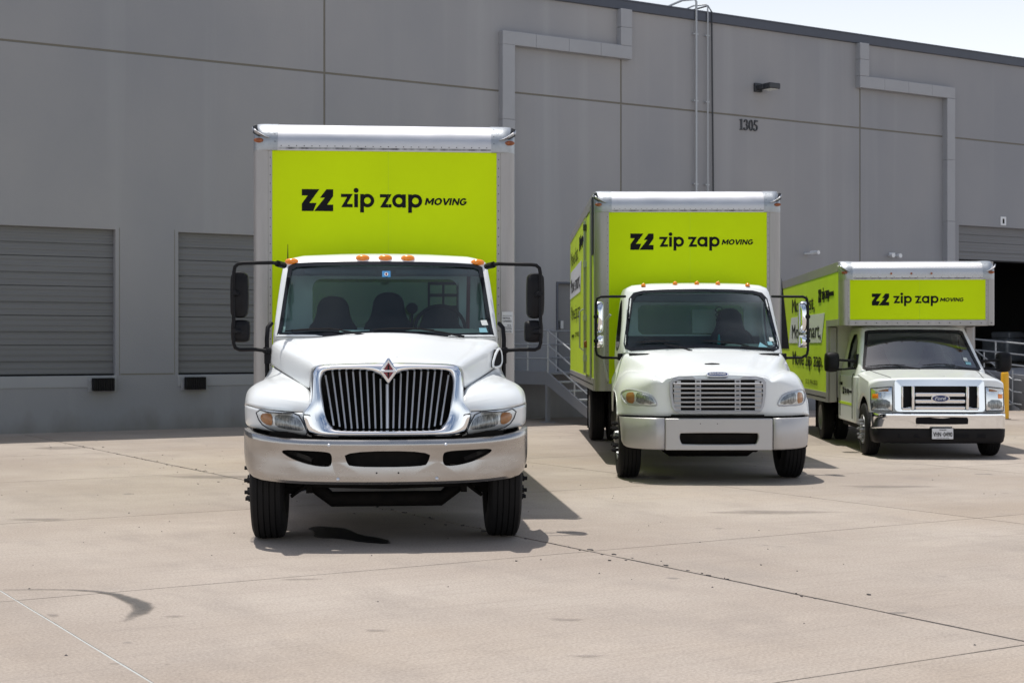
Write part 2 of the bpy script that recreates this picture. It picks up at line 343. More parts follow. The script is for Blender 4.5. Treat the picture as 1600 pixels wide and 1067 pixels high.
def zz_logo(mb, fm, a, b, s, c=.003, words=True):
    """ZZ mark and 'zip zap MOVING'; drawing units of the print, y up from the baseline of the mark"""
    P = lambda pts, dc=0: mb.prism([(a+(x-88)*s, b+(287-y)*s) for x, y in pts], fm, 0, c+dc)
    P([(88,100),(237,100),(152,218),(213,218),(186,287),(88,287),(88,225),(139,154),(88,154)])
    P([(298,100),(355,100),(355,158),(303,232),(355,232),(355,287),(193,287),(284,172),(243,172)])
    if not words: return mb
    def z(x): P([(x,138),(x+100,138),(x+50,224),(x+99,224),(x+99,252),(x+3,252),(x+3,250),(x+52,165),(x,165)])
    def ring(cx, cy, ro, ri, dc, n=28):
        vs = []
        for r_ in (ro, ri):
            for cc in (0, c+dc):
                vs += [fm(a+(cx-88+r_*math.cos(2*math.pi*k/n))*s, b+(287-cy+r_*math.sin(2*math.pi*k/n))*s, cc) for k in range(n)]
        fs = []
        for k in range(n):
            q = (k+1) % n; fs += [(n+k, n+q, 3*n+q, 3*n+k), (k, q, n+q, n+k), (2*n+k, 2*n+q, 3*n+q, 3*n+k)]
        mb.add(vs, fs)
    z(422); z(755)
    P([(535,138),(567,138),(567,252),(535,252)]); P(ellipse(551, 107, 21, 21, 20))
    P([(586,138),(618,138),(618,296),(586,296)]); ring(648, 194, 58, 29, .0006)
    P([(947,138),(977,138),(977,252),(947,252)]); ring(918, 194, 58, 29, .0006)
    P([(998,138),(1030,138),(1030,296),(998,296)]); ring(1060, 194, 58, 29, .0006)
    H_ = 59.0
    def cap(x0, w_, polys, dc=0):
        for q in polys:
            y_ = lambda v: 227-v*H_
            mb.prism([(a+(x0+p[0]*w_+p[1]*H_*.22-88)*s, b+(287-y_(p[1]))*s) for p in q], fm, 0, c+dc)
    def cring(x0, w_, a0, a1, dc=0, n=22):
        o_ = [(.5+.5*math.cos(R(lerp(a0, a1, k/n))), .5+.53*math.sin(R(lerp(a0, a1, k/n)))) for k in range(n+1)]
        i_ = [(.5+.25*math.cos(R(lerp(a0, a1, k/n))), .5+.30*math.sin(R(lerp(a0, a1, k/n)))) for k in range(n+1)]
        for k in range(n): cap(x0, w_, [[o_[k], o_[k+1], i_[k+1], i_[k]]], dc)
    cap(1140, 72, [[(0,0),(0,1),(.24,1),(.5,.48),(.76,1),(1,1),(1,0),(.77,0),(.77,.58),(.58,.18),(.42,.18),(.23,.58),(.23,0)]])
    cring(1217, 66, 0, 360)
    cap(1286, 64, [[(0,1),(.27,1),(.5,.34),(.73,1),(1,1),(.63,0),(.37,0)]])
    cap(1350, 15, [[(0,0),(0,1),(1,1),(1,0)]])
    cap(1374, 58, [[(0,0),(0,1),(.25,1),(.75,.40),(.75,1),(1,1),(1,0),(.76,0),(.25,.62),(.25,0)]])
    cring(1437, 60, 42, 340); cap(1437, 60, [[(.52,.56),(1.0,.56),(1.0,.36),(.95,.20),(.72,.24),(.72,.38),(.52,.38)]], .0005)
    return mb

class Truck:
    def __init__(s, name, X, D, yaw):
        s.D = D; s.X = X; s.yaw = yaw; s.root = empty(name, (X, D, 0), yaw)
    def S(s, u, py, d):
        """metres from a measured offset: u photo pixels off the truck's own centre line, photo row py, at depth d behind the bumper"""
        k = (s.D+d)/F; return (u*k, d, CH-(py-HY)*k)
    def xz(s, u, py, d): p = s.S(u, py, d); return (p[0], p[2])
    def at(s, px, py, d):
        r = Vector(((px-800)/F, 1, -(py-HY)/F)); c_, s_ = math.cos(s.yaw), math.sin(s.yaw)
        # local y of world point P: (P-O).(-s_, c_)
        n = Vector((-s_, c_, 0)); t = (d+Vector((s.X, s.D, 0)).dot(n))/r.dot(n); P = r*t-Vector((s.X, s.D, 0))
        return Vector((P.x*c_+P.y*s_, d, CH+r.z*t))
    def atx(s, px, py, x):
        r = Vector(((px-800)/F, 1, -(py-HY)/F)); c_, s_ = math.cos(s.yaw), math.sin(s.yaw)
        n = Vector((c_, s_, 0)); t = (x+Vector((s.X, s.D, 0)).dot(n))/r.dot(n); P = r*t-Vector((s.X, s.D, 0))
        return Vector((x, -P.x*s_+P.y*c_, CH+r.z*t))

# ------------------------------------------------------------------ ground
WU = Vector((.854156, .520017, 0)); WV = Vector((-.520017, .854156, 0)); VW = 28.65; WA = math.atan2(WU.y, WU.x)
def W(u, v, z=0): return WU*u+WV*v+Vector((0, 0, z))
ground = MB().add([(-600,-600,-.03),(600,-600,-.03),(600,600,-.03),(-600,600,-.03)], [(0,1,2,3)]).build('ground', 'concrete')
tag(ground, 'pale sandy concrete yard under and around the three trucks', kind='structure')
lot = empty('pavement'); lot.rotation_euler = (0, 0, WA)
tag(lot, 'worn sandy concrete paving laid in large square slabs with dark joints', kind='structure')
us = [6.71+4.42*k for k in range(-5, 11)]; vs_ = [-7.4+4.31*k for k in range(0, 9)]; vs_[-1] = VW+.0
for i in range(len(us)-1):
    for j in range(len(vs_)-1):
        g0 = .005; ga = .008 if abs(us[i]-6.71) < .01 else g0; gb = .008 if abs(us[i+1]-6.71) < .01 else g0
        x0, x1, y0, y1 = us[i]+ga, us[i+1]-gb, vs_[j]+g0, vs_[j+1]-g0
        if j == len(vs_)-2: y1 = VW
        # slightly crumbled edges along the joints
        top = []; N = 14; amp = .004
        for k in range(N): top.append((lerp(x0, x1, k/N), y0+random.uniform(0, amp)))
        for k in range(N): top.append((x1-random.uniform(0, amp if gb == g0 else .012), lerp(y0, y1, k/N)))
        for k in range(N): top.append((lerp(x1, x0, k/N), y1-random.uniform(0, amp)))
        for k in range(N): top.append((x0+random.uniform(0, amp if ga == g0 else .012), lerp(y1, y0, k/N)))
        m_ = MB(); n = len(top)
        m_.add([(x, y, 0) for x, y in top]+[(x, y, -.028) for x, y in top], [tuple(range(n))]+[(a, (a+1) % n, n+(a+1) % n, n+a) for a in range(n)])
        m_.build('slab', 'concrete', lot)
fj = MB(); pj = MB()
for u in us:
    (pj if abs(u-2.29) < .1 else fj).box((u-.03, vs_[0], -.025), (u+.03, VW, -.003 if abs(u-2.29) < .1 else -.007))
for v in vs_[:-1]: fj.box((us[0], v-.02, -.026), (us[-1], v+.02, -.0075))
fj.build('joint_filler', 'dark_joint', lot); pj.build('pale_joint_filler', 'pale_joint', lot)
# chips and grit along the cracked joint
ch = MB()
for k in range(110):
    v = random.uniform(7, 25); u = 6.71+random.gauss(0, .03) if random.random() < .8 else 6.71+random.gauss(0, .5)
    a = random.uniform(0, 6.28); L_ = random.uniform(.006, .024)*(1.6 if random.random() < .1 else 1)
    q = [(u+math.cos(a+t)*L_*random.uniform(.4, 1)*(.5 if i % 2 else 1), v+math.sin(a+t)*L_*random.uniform(.5, 1.6)) for i, t in enumerate([0, 1, 2.1, 3.2, 4.3, 5.3])]
    ch.prism(q, lambda x, y, c: Vector((x, y, c)), .0, random.uniform(.003, .008))
tag(ch.build('joint_debris', 'dark_joint', lot), kind='stuff')
grit = MB()
for k in range(420):
    u, v = random.uniform(-3, 22), random.uniform(5, 26); r_ = random.uniform(.003, .011)
    grit.add([(u-r_, v, 0), (u, v-r_, 0), (u+r_, v, 0), (u, v+r_, 0), (u, v, r_*.8)], [(0,1,4),(1,2,4),(2,3,4),(3,0,4)])
tag(grit.build('grit', 'dark_joint', lot), kind='stuff')
def stain(name, pts, m, label=None, z=.004):
    """flat mark: closed outline in world ground metres, fading to its rim"""
    pts = smooth_poly(pts, 2); n = len(pts); cx = sum(p[0] for p in pts)/n; cy = sum(p[1] for p in pts)/n
    rows = [[(lerp(cx, x, s), lerp(cy, y, s), z) for x, y in pts] for s in (1, .85, .6, .3)]
    mb = MB().grid(rows, True); o_ = len(mb.v)-n; mb.f.append(tuple(range(o_, o_+n)))
    o = mb.build(name, m, None); vc = o.data.color_attributes.new('edge', 'FLOAT_COLOR', 'POINT')
    for i in range(len(o.data.vertices)):
        k = (0, .45, .8, 1)[i//n]; vc.data[i].color = (k, k, k, 1)
    o.parent = lot; o.matrix_parent_inverse = Matrix.Rotation(-WA, 4, 'Z')
    return o
def ribbon(name, path, widths, strength, m, z=.0045):
    mb = MB(); rows = []
    for i, p in enumerate(path):
        d = (Vector(path[min(i+1, len(path)-1)])-Vector(path[max(i-1, 0)])).normalized(); nn = Vector((-d.y, d.x))
        rows.append([(p[0]+nn.x*widths[i]*t, p[1]+nn.y*widths[i]*t, z) for t in (-1, -.5, 0, .5, 1)])
    mb.grid(rows); o = mb.build(name, m); vc = o.data.color_attributes.new('edge', 'FLOAT_COLOR', 'POINT')
    for i in range(len(o.data.vertices)):
        k = strength[i//5]*(0, .8, 1, .8, 0)[i % 5]; vc.data[i].color = (k, k, k, 1)
    o.parent = lot; o.matrix_parent_inverse = Matrix.Rotation(-WA, 4, 'Z'); return o
def G(px, py): t = CH*F/(py-HY); return ((px-800)/F*t, t)
stain('oil_stain', [G(470,824),(G(492,819)),G(545,824),G(560,834),G(600,841),G(626,848),G(612,853),G(560,848),G(530,842),G(495,842),G(482,838),G(488,830)], 'oil')
stain('oil_stain', [G(1010,744),G(1040,742),G(1068,746),G(1050,752),G(1020,750)], 'damp')
path = [G(*p) for p in [(5,922),(60,921),(110,921.5),(150,924),(180,929),(203,937),(219,944),(224,950),(218,958),(206,964),(192,972)]]
ribbon('tyre_mark', path, [.02,.022,.025,.035,.05,.07,.085,.085,.075,.05,.03], [.5,.6,.65,.8,.9,1,1,.95,.75,.5,.2], 'skid')
for (a, b, c_, d_) in [(270,963,26,2.4),(90,700,80,3),(590,985,34,3),(885,968,40,3),(920,1025,50,3.4),(330,745,120,4),(1200,800,120,4),(1400,760,110,3),(85,962,16,3),(180,1037,12,2),(262,1038,8,1.6),(60,812,70,3),(470,905,60,2.5)]:
    stain('ground_stain', [G(a+c_*math.cos(t)*random.uniform(.5, 1.3), b+d_*math.sin(t)*random.uniform(.5, 1.4)) for t in [k*.5236 for k in range(12)]], 'damp')
for k in range(9):
    x, y = random.uniform(-2.5, 9), random.uniform(12, 20); q = [(x+i*.9, y+math.sin(i*.5+k)*.12+i*random.uniform(-.05,.05)) for i in range(6)]
    ribbon('tyre_mark', q, [.10]*6, [.15,.4,.5,.5,.4,.1], 'damp', .005+k*.0004)

# ------------------------------------------------------------------ warehouse
wh = empty('warehouse', tuple(W(0, VW))); wh.rotation_euler = (0, 0, WA)      # local x = along the wall, local y = into the building
tag(wh, 'long grey concrete warehouse with dock doors behind the trucks', 'building')
def wall_panel(u0, u1, z0, z1, holes=(), th=.22):
    us_ = sorted({u0, u1, *[h[0] for h in holes], *[h[1] for h in holes]}); zs = sorted({z0, z1, *[h[2] for h in holes], *[h[3] for h in holes]})
    mb = MB(); solid = {}
    for i in range(len(us_)-1):
        for j in range(len(zs)-1):
            cu, cz = (us_[i]+us_[i+1])/2, (zs[j]+zs[j+1])/2
            solid[i, j] = not any(h[0] < cu < h[1] and h[2] < cz < h[3] for h in holes)
    for (i, j), s_ in solid.items():
        if not s_: continue
        a, b, c, d = us_[i], us_[i+1], zs[j], zs[j+1]
        mb.add([(a,0,c),(b,0,c),(b,0,d),(a,0,d)], [(0,1,2,3)]); mb.add([(a,th,c),(b,th,c),(b,th,d),(a,th,d)], [(3,2,1,0)])
        if not solid.get((i-1, j)): mb.add([(a,0,c),(a,0,d),(a,th,d),(a,th,c)], [(0,1,2,3)])
        if not solid.get((i+1, j)): mb.add([(b,0,c),(b,th,c),(b,th,d),(b,0,d)], [(0,1,2,3)])
        if not solid.get((i, j-1)): mb.add([(a,0,c),(a,th,c),(b,th,c),(b,0,c)], [(0,1,2,3)])
        if not solid.get((i, j+1)): mb.add([(a,0,d),(b,0,d),(b,th,d),(a,th,d)], [(0,1,2,3)])
    return mb.build('wall_panel', 'wall', wh, merge=.0005, bevel=.006, seg=1)
ZJ, ZT, DK = 7.28, 9.46, 1.06
bays = [(-17.3, -9.75), (-9.75, -2.2), (-2.2, 5.35), (5.35, 12.89), (12.89, 20.42), (20.42, 28.02), (28.02, 35.57), (35.57, 43.1), (43.1, 50.7)]
holes = {3: [(5.78, 8.52, DK, 3.86), (9.77, 12.51, DK, 3.86)], 2: [(-1.9, .84, DK, 3.86), (2.1, 4.84, DK, 3.86)], 4: [(18.62, 19.62, DK, 3.08)], 6: [(31.69, 35.2, DK-.05, 4.92)]}
g_ = .02
for k, (a, b) in enumerate(bays):
    wall_panel(a+g_, b-g_, -.3, ZJ-g_, holes.get(k, ())); wall_panel(a+g_, b-g_, ZJ+g_, ZT+.05)
sj = MB()
for a, b in bays: sj.box((a-.03, .012, 0), (a+.03, .10, ZT))
sj.box((bays[0][0], .013, ZJ-.03), (bays[-1][1], .09, ZJ+.03)); sj.build('joint_sealant', 'sealant', wh)
cp = MB().box((bays[0][0], -.07, ZT), (bays[-1][1], .35, ZT+.235)); cp.box((bays[0][0], -.085, ZT+.20), (bays[-1][1], .36, ZT+.242)); cp.build('coping', 'coping', wh, bevel=.01)
sh = MB().box((bays[0][0], .35, ZT-.3), (bays[-1][1], 32, ZT-.15)); sh.build('roof', 'trim', wh)
bk = MB(); bk.box((bays[0][0], 31.8, -.3), (bays[-1][1], 32, ZT)); bk.box((bays[0][0]+.01, .23, -.3), (bays[0][0]+.2, 31.8, ZT-.3)); bk.box((bays[-1][1]-.2, .23, -.3), (bays[-1][1]-.01, 31.8, ZT-.3)); bk.build('rear_wall', 'wall', wh)
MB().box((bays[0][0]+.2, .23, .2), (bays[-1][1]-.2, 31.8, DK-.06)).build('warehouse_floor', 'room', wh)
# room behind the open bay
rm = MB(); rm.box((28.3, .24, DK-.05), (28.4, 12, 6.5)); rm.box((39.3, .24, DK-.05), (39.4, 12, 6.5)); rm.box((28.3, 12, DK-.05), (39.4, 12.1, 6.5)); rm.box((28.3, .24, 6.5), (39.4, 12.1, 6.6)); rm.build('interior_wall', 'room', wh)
# metal trim bands
def trim(path_boxes, name='trim_band'):
    for (a, b, c, d) in path_boxes: MB().box((a, -.17, c), (b, .01, d)).build(name, 'trim', wh, bevel=.006)
def band(u0, u1, z0, z1, n, vert):
    for k in range(n):
        if vert: trim([(u0, u1, lerp(z0, z1, k/n)+.0025, lerp(z0, z1, (k+1)/n)-.0025)])
        else: trim([(lerp(u0, u1, k/n)+.0025, lerp(u0, u1, (k+1)/n)-.0025, z0, z1)])
band(17.1, 17.42, .02, 8.30, 5, True); band(17.1, 20.62, 8.30, 8.60, 4, False); band(20.30, 20.62, 8.603, 9.455, 2, True)
band(27.86, 28.18, 8.603, 9.455, 2, True); band(27.86, 31.36, 8.30, 8.60, 4, False); band(31.06, 31.36, .02, 8.297, 5, True)
# dock doors
def section_door(u0, u1, z0, z1, n, dy=.13):
    h = (z1-z0)/n
    for k in range(n):
        b = z0+h*k; pr = []
        for (t, y) in ((.004, .02), (.012, .0), (.10, .0), (.115, .006), (.20, .006), (.215, 0), (.30, 0), (.315, .006), (.39, .006), (.40, 0), (.425, .0), (.435, .022), (.455, .022), (.465, 0), (.55, 0), (.565, .006), (.65, .006), (.665, 0), (.75, 0), (.765, .006), (.85, .006), (.865, 0), (.985, 0), (.996, .02)):
            pr.append((dy+y, b+h*t))
        mb = MB().grid([[(u0, y, z) for y, z in pr], [(u1, y, z) for y, z in pr]]); mb.add([(u0, dy+.05, b), (u1, dy+.05, b), (u1, dy+.05, b+h), (u0, dy+.05, b+h)], [(0,1,2,3)])
        mb.build('door_section', 'door', wh)
for (a, b) in ((5.78, 8.52), (9.77, 12.51), (-1.9, .84), (2.1, 4.84)):
    section_door(a-.03, b+.03, DK+.02, 3.88, 5)
    MB().box((a-.02, .10, DK), (b+.02, .19, DK+.035)).build('door_seal', 'black', wh)
    MB().box((a-.02, -.012, .84), (b+.02, .03, DK-.004)).build('dock_sill', 'trim', wh, bevel=.004)
section_door(31.66, 35.23, 4.0, 4.95, 2); MB().box((31.69, .10, 3.965), (35.2, .2, 4.0)).build('door_seal', 'black', wh)
for (a, b) in ((8.60, 9.69), (.92, 2.02)):
    rv = MB(); rv.box((a+.02, -.003, DK+.01), (b-.02, .002, DK+.035)); rv.box((a-.006, -.003, DK), (a+.004, .002, 3.9)); rv.box((b-.004, -.003, DK), (b+.006, .002, 3.9)); rv.build('reveal_shade_strip', 'sealant', wh)  # thin dark strips on the piers, painting in the shading lines of the grooves
MB().box((18.66, .10, DK), (19.58, .14, 3.04)).build('personnel_door', 'door', wh, bevel=.004)
fr = MB(); fr.box((18.62, -.012, DK), (18.67, .12, 3.08)); fr.box((19.57, -.012, DK), (19.62, .12, 3.08)); fr.box((18.67, -.012, 3.04), (19.57, .12, 3.08)); fr.build('door_frame', 'coping', wh)
MB().box((18.75, .02, 2.02), (18.83, .1, 2.2)).build('door_handle', 'galv', wh, bevel=.005)
# rubber dock bumpers
def dock_bumper(u, label):
    t = empty('dock_bumper', tuple(W(u, VW, .77)), WA); tag(t, label, 'dock bumper', 'rubber bumpers under the dock doors')
    pads = [];
    for k in range(9): MB().box((-.20+k*.045, -.17, .0), (-.162+k*.045, -.025, .245)).build('rubber_pad', 'black', t, bevel=.005)
    pl = MB(); pl.box((-.27, -.03, -.01), (-.215, -.015, .255)); pl.box((.215, -.03, -.01), (.27, -.015, .255)); pl.box((-.27, -.022, -.01), (.27, -.013, .255)); pl.build('mounting_bracket', 'trim', t)
    MB().lathe([(-.03, .0), (-.045, .015), (-.03, .015)], (-.243, 0, .05), 'y', 8).lathe([(-.03, .0), (-.045, .015), (-.03, .015)], (-.243, 0, .2), 'y', 8).build('bolt', 'galv', t)
dock_bumper(8.26, 'black rubber dock bumper under the right end of the leftmost roller door')
dock_bumper(10.08, 'black rubber dock bumper under the second roller door, beside the tallest truck')
# pipes up the wall
def pipe(u, r, m, label, top, back, zt, off=.09):
    t = empty('wall_pipe', tuple(W(u, VW)), WA); tag(t, label, 'pipe')
    MB().tube([(0, -off, .4), (0, -off, zt-.06), (-.03, -off+.02, zt), (-.16, .25, zt+.02), (-.28, .9, zt-.08), (-.3, 1.0, ZT-.1)], r, 8).build('conduit', m, t, smooth=50)
    cl = MB()
    for z in (1.5, 3.5, 5.5, 7.5, 9.1): cl.box((-r-.04, -off-.004, z), (r+.04, -off+.006, z+.03)); cl.box((-r-.04, -off, z), (-r-.02, 0, z+.03))
    cl.build('pipe_clamp', 'galv', t)
pipe(22.57, .028, 'galv', 'thickest pale pipe rising up the wall and bending over the roof edge', 0, 0, 9.95)
pipe(22.92, .019, 'galv', 'thin pale pipe just right of the thickest pipe on the wall', 0, 0, 9.86)
bc = MB().tube([(0, -.06, .4), (.03, -.06, 3), (.01, -.06, 6), (-.02, -.06, 8.4), (-.05, -.08, 9.7), (-.1, .0, 9.86), (-.3, .5, 9.8), (-.32, 1, 9.3)], .02, 6).build('roof_cable', 'fixture', None, smooth=50)
bc.location = W(23.10, VW); bc.rotation_euler = (0, 0, WA); tag(bc, 'dark cable hanging down the wall right of the two pale pipes', 'cable')
rb = empty('roof_vent_box', tuple(W(22.3, VW+.75, ZT-.15)), WA); tag(rb, 'small dark box on the roof edge behind the bent pipes', 'vent')
MB().box((-.45, -.25, 0), (.45, .25, .36)).build('box_body', 'fixture', rb, bevel=.01); MB().box((-.49, -.29, .36), (.49, .29, .40)).build('box_lid', 'coping', rb)
# wall lamp
wl = empty('wall_lamp', tuple(W(24.55, VW, 7.98)), WA); tag(wl, 'dark square floodlight on an arm above the number 1305', 'wall light')
MB().box((-.12, -.06, -.08), (.12, 0, .14)).box((-.07, -.28, -.02), (.07, -.05, .08)).build('lamp_arm', 'fixture', wl, bevel=.01)
MB().box((-.03, -.50, -.04), (.32, -.14, .10)).build('lamp_housing', 'fixture', wl, bevel=.02)
MB().box((.02, -.46, -.048), (.27, -.18, -.038)).build('lamp_lens', 'paper', wl)
# house number
nb = empty('house_number', tuple(W(23.96, VW, 6.93)), WA); tag(nb, 'black raised serif numerals 1305 on the grey wall', 'number sign')
def digit(pieces, x0, sx=.15, sz=.27):
    mb = MB(); f_ = lambda a, b, c: Vector((x0+a*sx, -c, b*sz))
    for k, p in enumerate(pieces): mb.prism(p, f_, -.005, .03+k*.0015)
    mb.build('numeral', 'fixture', nb)
def arc_band(cx, cz, rx, rz, a0, a1, tmax, tmin, n=16, hor=True):
    o_, i_ = [], []
    for k in range(n+1):
        a = R(lerp(a0, a1, k/n)); t = tmin+(tmax-tmin)*abs(math.cos(a))
        o_.append((cx+rx*math.cos(a), cz+rz*math.sin(a))); i_.append((cx+(rx-t)*math.cos(a), cz+(rz-t*.5)*math.sin(a)))
    return o_+i_[::-1]
digit([[(.36,.06),(.62,.06),(.62,1),(.5,1),(.36,.93)], [(.15,0),(.85,0),(.85,.07),(.15,.07)], [(.15,.86),(.4,.92),(.4,1),(.15,.93)]], .0)
digit([arc_band(.45,.74,.42,.26,-75,160,.22,.12), arc_band(.42,.29,.50,.29,-160,80,.24,.12), ellipse(.15,.17,.13,.08,10), ellipse(.15,.80,.12,.07,10)], .145)
digit([[(.5+.45*math.cos(R(a)), .5+.5*math.sin(R(a))) for a in range(90, 271, 12)]+[(.5+.21*math.cos(R(a)), .5+.44*math.sin(R(a))) for a in range(270, 89, -12)],
       [(.5+.45*math.cos(R(a)), .5+.5*math.sin(R(a))) for a in range(-90, 91, 12)]+[(.5+.21*math.cos(R(a)), .5+.44*math.sin(R(a))) for a in range(90, -91, -12)]], .30)
digit([arc_band(.38,.32,.52,.31,-160,100,.24,.12), ellipse(.13,.16,.13,.08,10), [(.18,.55),(.27,.55),(.33,.95),(.22,.95)], [(.22,.86),(.85,.86),(.90,1),(.22,1)]], .455)
# dock sign "1"
ds = empty('dock_sign', tuple(W(33.44, VW, 4.98)), WA); tag(ds, 'small white sign with number 1 above the open dock door', 'sign')
MB().box((-.11, -.02, 0), (.11, 0, .24)).build('sign_plate', 'plate', ds, bevel=.003)
text(MB(), '1', lambda a, b, c: Vector((a, -.021-c, b)), -.03, .05, .06, .14, .03).build('numeral', 'ink', ds)
# twin floodlight
fl = empty('security_light', tuple(W(29.15, VW, 3.98)), WA); tag(fl, 'small white twin-head security light low on the wall above the box van', 'security light')
MB().box((-.1, -.04, .0), (.1, 0, .1)).build('light_base', 'plate', fl, bevel=.01)
for s_ in (-1, 1): MB().lathe([(-.20, .0), (-.20, .06), (-.10, .05), (-.06, .02), (-.02, .015)], (s_*.13, 0, .02), 'y', 12).box((min(0, s_*.13), -.05, .02), (max(0, s_*.13), -.03, .05)).build('light_head', 'plate', fl, smooth=40)
sc = empty('security_camera', tuple(W(26.15, VW, 3.93)), WA); tag(sc, 'small white wall camera just right of the middle truck box', 'security camera')
MB().box((-.06, -.3, 0), (.06, 0, .05)).build('bracket', 'plate', sc, bevel=.01); MB().lathe([(-.15, 0), (-.15, .05), (.12, .055), (.14, 0)], (.0, -.32, .04), 'y', 12).build('camera_body', 'plate', sc, smooth=40)

# ------------------------------------------------------------------ stairs
def staircase(u, label, width=1.2, v0=26.9, landing=2.5, steps=6, zl=DK, run=2.0, far=True, side=None):
    t = empty('metal_staircase', tuple(W(u, v0)), WA); tag(t, label, 'staircase')
    n = steps; rise = zl/n; tr = run/(n-1)
    MB().box((0, 0, zl-.04), (landing, VW-v0, zl-.002)).build('landing', 'stair', t)
    MB().box((-.045, .0, zl-.26), (-.005, VW-v0, zl+.03)).build('landing_beam', 'stair', t); MB().box((width+.005, -.03, zl-.26), (landing, .01, zl+.03)).build('landing_beam', 'stair', t)
    for x in (-.045, width+.005):
        MB().add([(x, 0, zl+.02), (x, 0, zl-.26), (x, -run+.1, -.0), (x, -run-.22, -.0), (x, -run-.22, .05), (x+.04, 0, zl+.02), (x+.04, 0, zl-.26), (x+.04, -run+.1, 0), (x+.04, -run-.22, 0), (x+.04, -run-.22, .05)],
                 [(0,1,2,3,4),(9,8,7,6,5),(0,4,9,5),(1,6,7,2),(2,7,8,3),(3,8,9,4),(0,5,6,1)]).build('stringer', 'stair', t)
    for k in range(n-1):
        z = zl-rise*(k+1); y = -tr*k
        MB().box((0, y-tr, z-.035), (width, y+.01, z)).build('step', 'galv', t, bevel=.004)
    def rail(x, sgn=1):
        L_ = VW-v0; e_ = .12 if u < 25 else -.12
        for h in (.90, .60, .30):
            MB().tube([(x, L_, zl+h), (x, 0, zl+h), (x, -run, h+e_), (x, -run-.28, h+e_-.02)], .019, 8).build('handrail', 'galv', t, smooth=50)
        for y in (L_*.9, L_*.45, -.02): MB().tube([(x, y, zl-.05), (x, y, zl+.9)], .018, 8).build('post', 'galv', t, smooth=50)
        for y in (-run*.52, -run): MB().tube([(x, y, (zl+.0)*(1+y/run)+.02), (x, y, zl*(1+y/run)+.12*(-y/run)+.9)], .018, 8).build('post', 'galv', t, smooth=50)
    rail(-.025); rail(width+.025)
    for x, y in ((.0, .02), (0, VW-v0-.15), (landing-.06, .02)): MB().box((x-.04, y-.04, 0), (x+.04, y+.04, zl-.26)).box((x-.12, y-.12, 0), (x+.12, y+.12, .02)).build('support_leg', 'stair', t)
    return t
staircase(17.28, 'grey metal staircase against the wall between the two larger trucks')
staircase(29.45, 'metal staircase with pale handrails behind the yellow bollard', width=1.05, v0=27.75, landing=1.15, run=1.9)
rp = empty('loading_ramp', tuple(W(30.75, VW)), WA); tag(rp, 'concrete ramp with three-bar guard rail at the open dock door', 'ramp')
MB().add([(0,-.01,-.02),(0,-14,-.02),(0,-14,.0),(0,-.01,DK-.06),(4.7,-.01,-.02),(4.7,-14,-.02),(4.7,-14,0),(4.7,-.01,DK-.06)], [(0,1,2,3),(7,6,5,4),(3,2,6,7),(0,3,7,4),(1,5,6,2)]).build('ramp_body', 'wall', rp)
MB().add([(0,0,0),(0,-13,0),(0,-13,.08),(0,0,DK+.06),(.16,0,0),(.16,-13,0),(.16,-13,.08),(.16,0,DK+.06)], [(0,1,2,3),(7,6,5,4),(3,2,6,7),(0,3,7,4),(1,5,6,2)]).build('ramp_kerb', 'wall', rp)
slope = (DK-.02)/13
for h in (.85, .57, .29): MB().tube([(.08, -.02, DK+h), (.08, -9, DK+h-9*slope)], .022, 8).build('guard_rail', 'galv', rp, smooth=50)
for k in range(6): MB().tube([(.08, -.3-k*1.7, DK-(.3+k*1.7)*slope), (.08, -.3-k*1.7, DK+.85-(.3+k*1.7)*slope)], .022, 8).build('post', 'galv', rp, smooth=50)
bo = empty('bollard', (11.0-.11, 33.4, 0)); bo.location = (10.93, 33.35, 0); tag(bo, 'yellow steel bollard beside the right mirror of the smallest truck', 'bollard')
MB().lathe([(0, .085), (1.0, .085), (1.05, .07), (1.08, .035), (1.085, .0)], (0, 0, 0), 'z', 20).build('post', 'yellow', bo, smooth=50)
MB().lathe([(0, .13), (.015, .13), (.02, .087)], (0, 0, 0), 'z', 16).build('base_collar', 'concrete', bo)
pg = empty('wrapped_pallet', tuple(W(36.1, VW+2.1, DK-.06)), WA); tag(pg, 'pale shrink-wrapped goods in the dark open dock bay', 'pallet')
mb = MB(); mb.box((-.6, -.5, .15), (.6, .5, .85)); mb.build('goods', 'wrap', pg, bevel=.1, seg=4); MB().box((-.4, -.4, .85), (.3, .3, 1.05)).build('parcel', 'wrap', pg, bevel=.05)
for k in range(5): MB().box((-.6+k*.27, -.5, .1), (-.48+k*.27, .5, .13)).build('pallet_board', 'sealant', pg)
for k in range(3): MB().box((-.6, -.5+k*.45, 0), (.6, -.4+k*.45, .1)).build('pallet_bearer', 'sealant', pg)

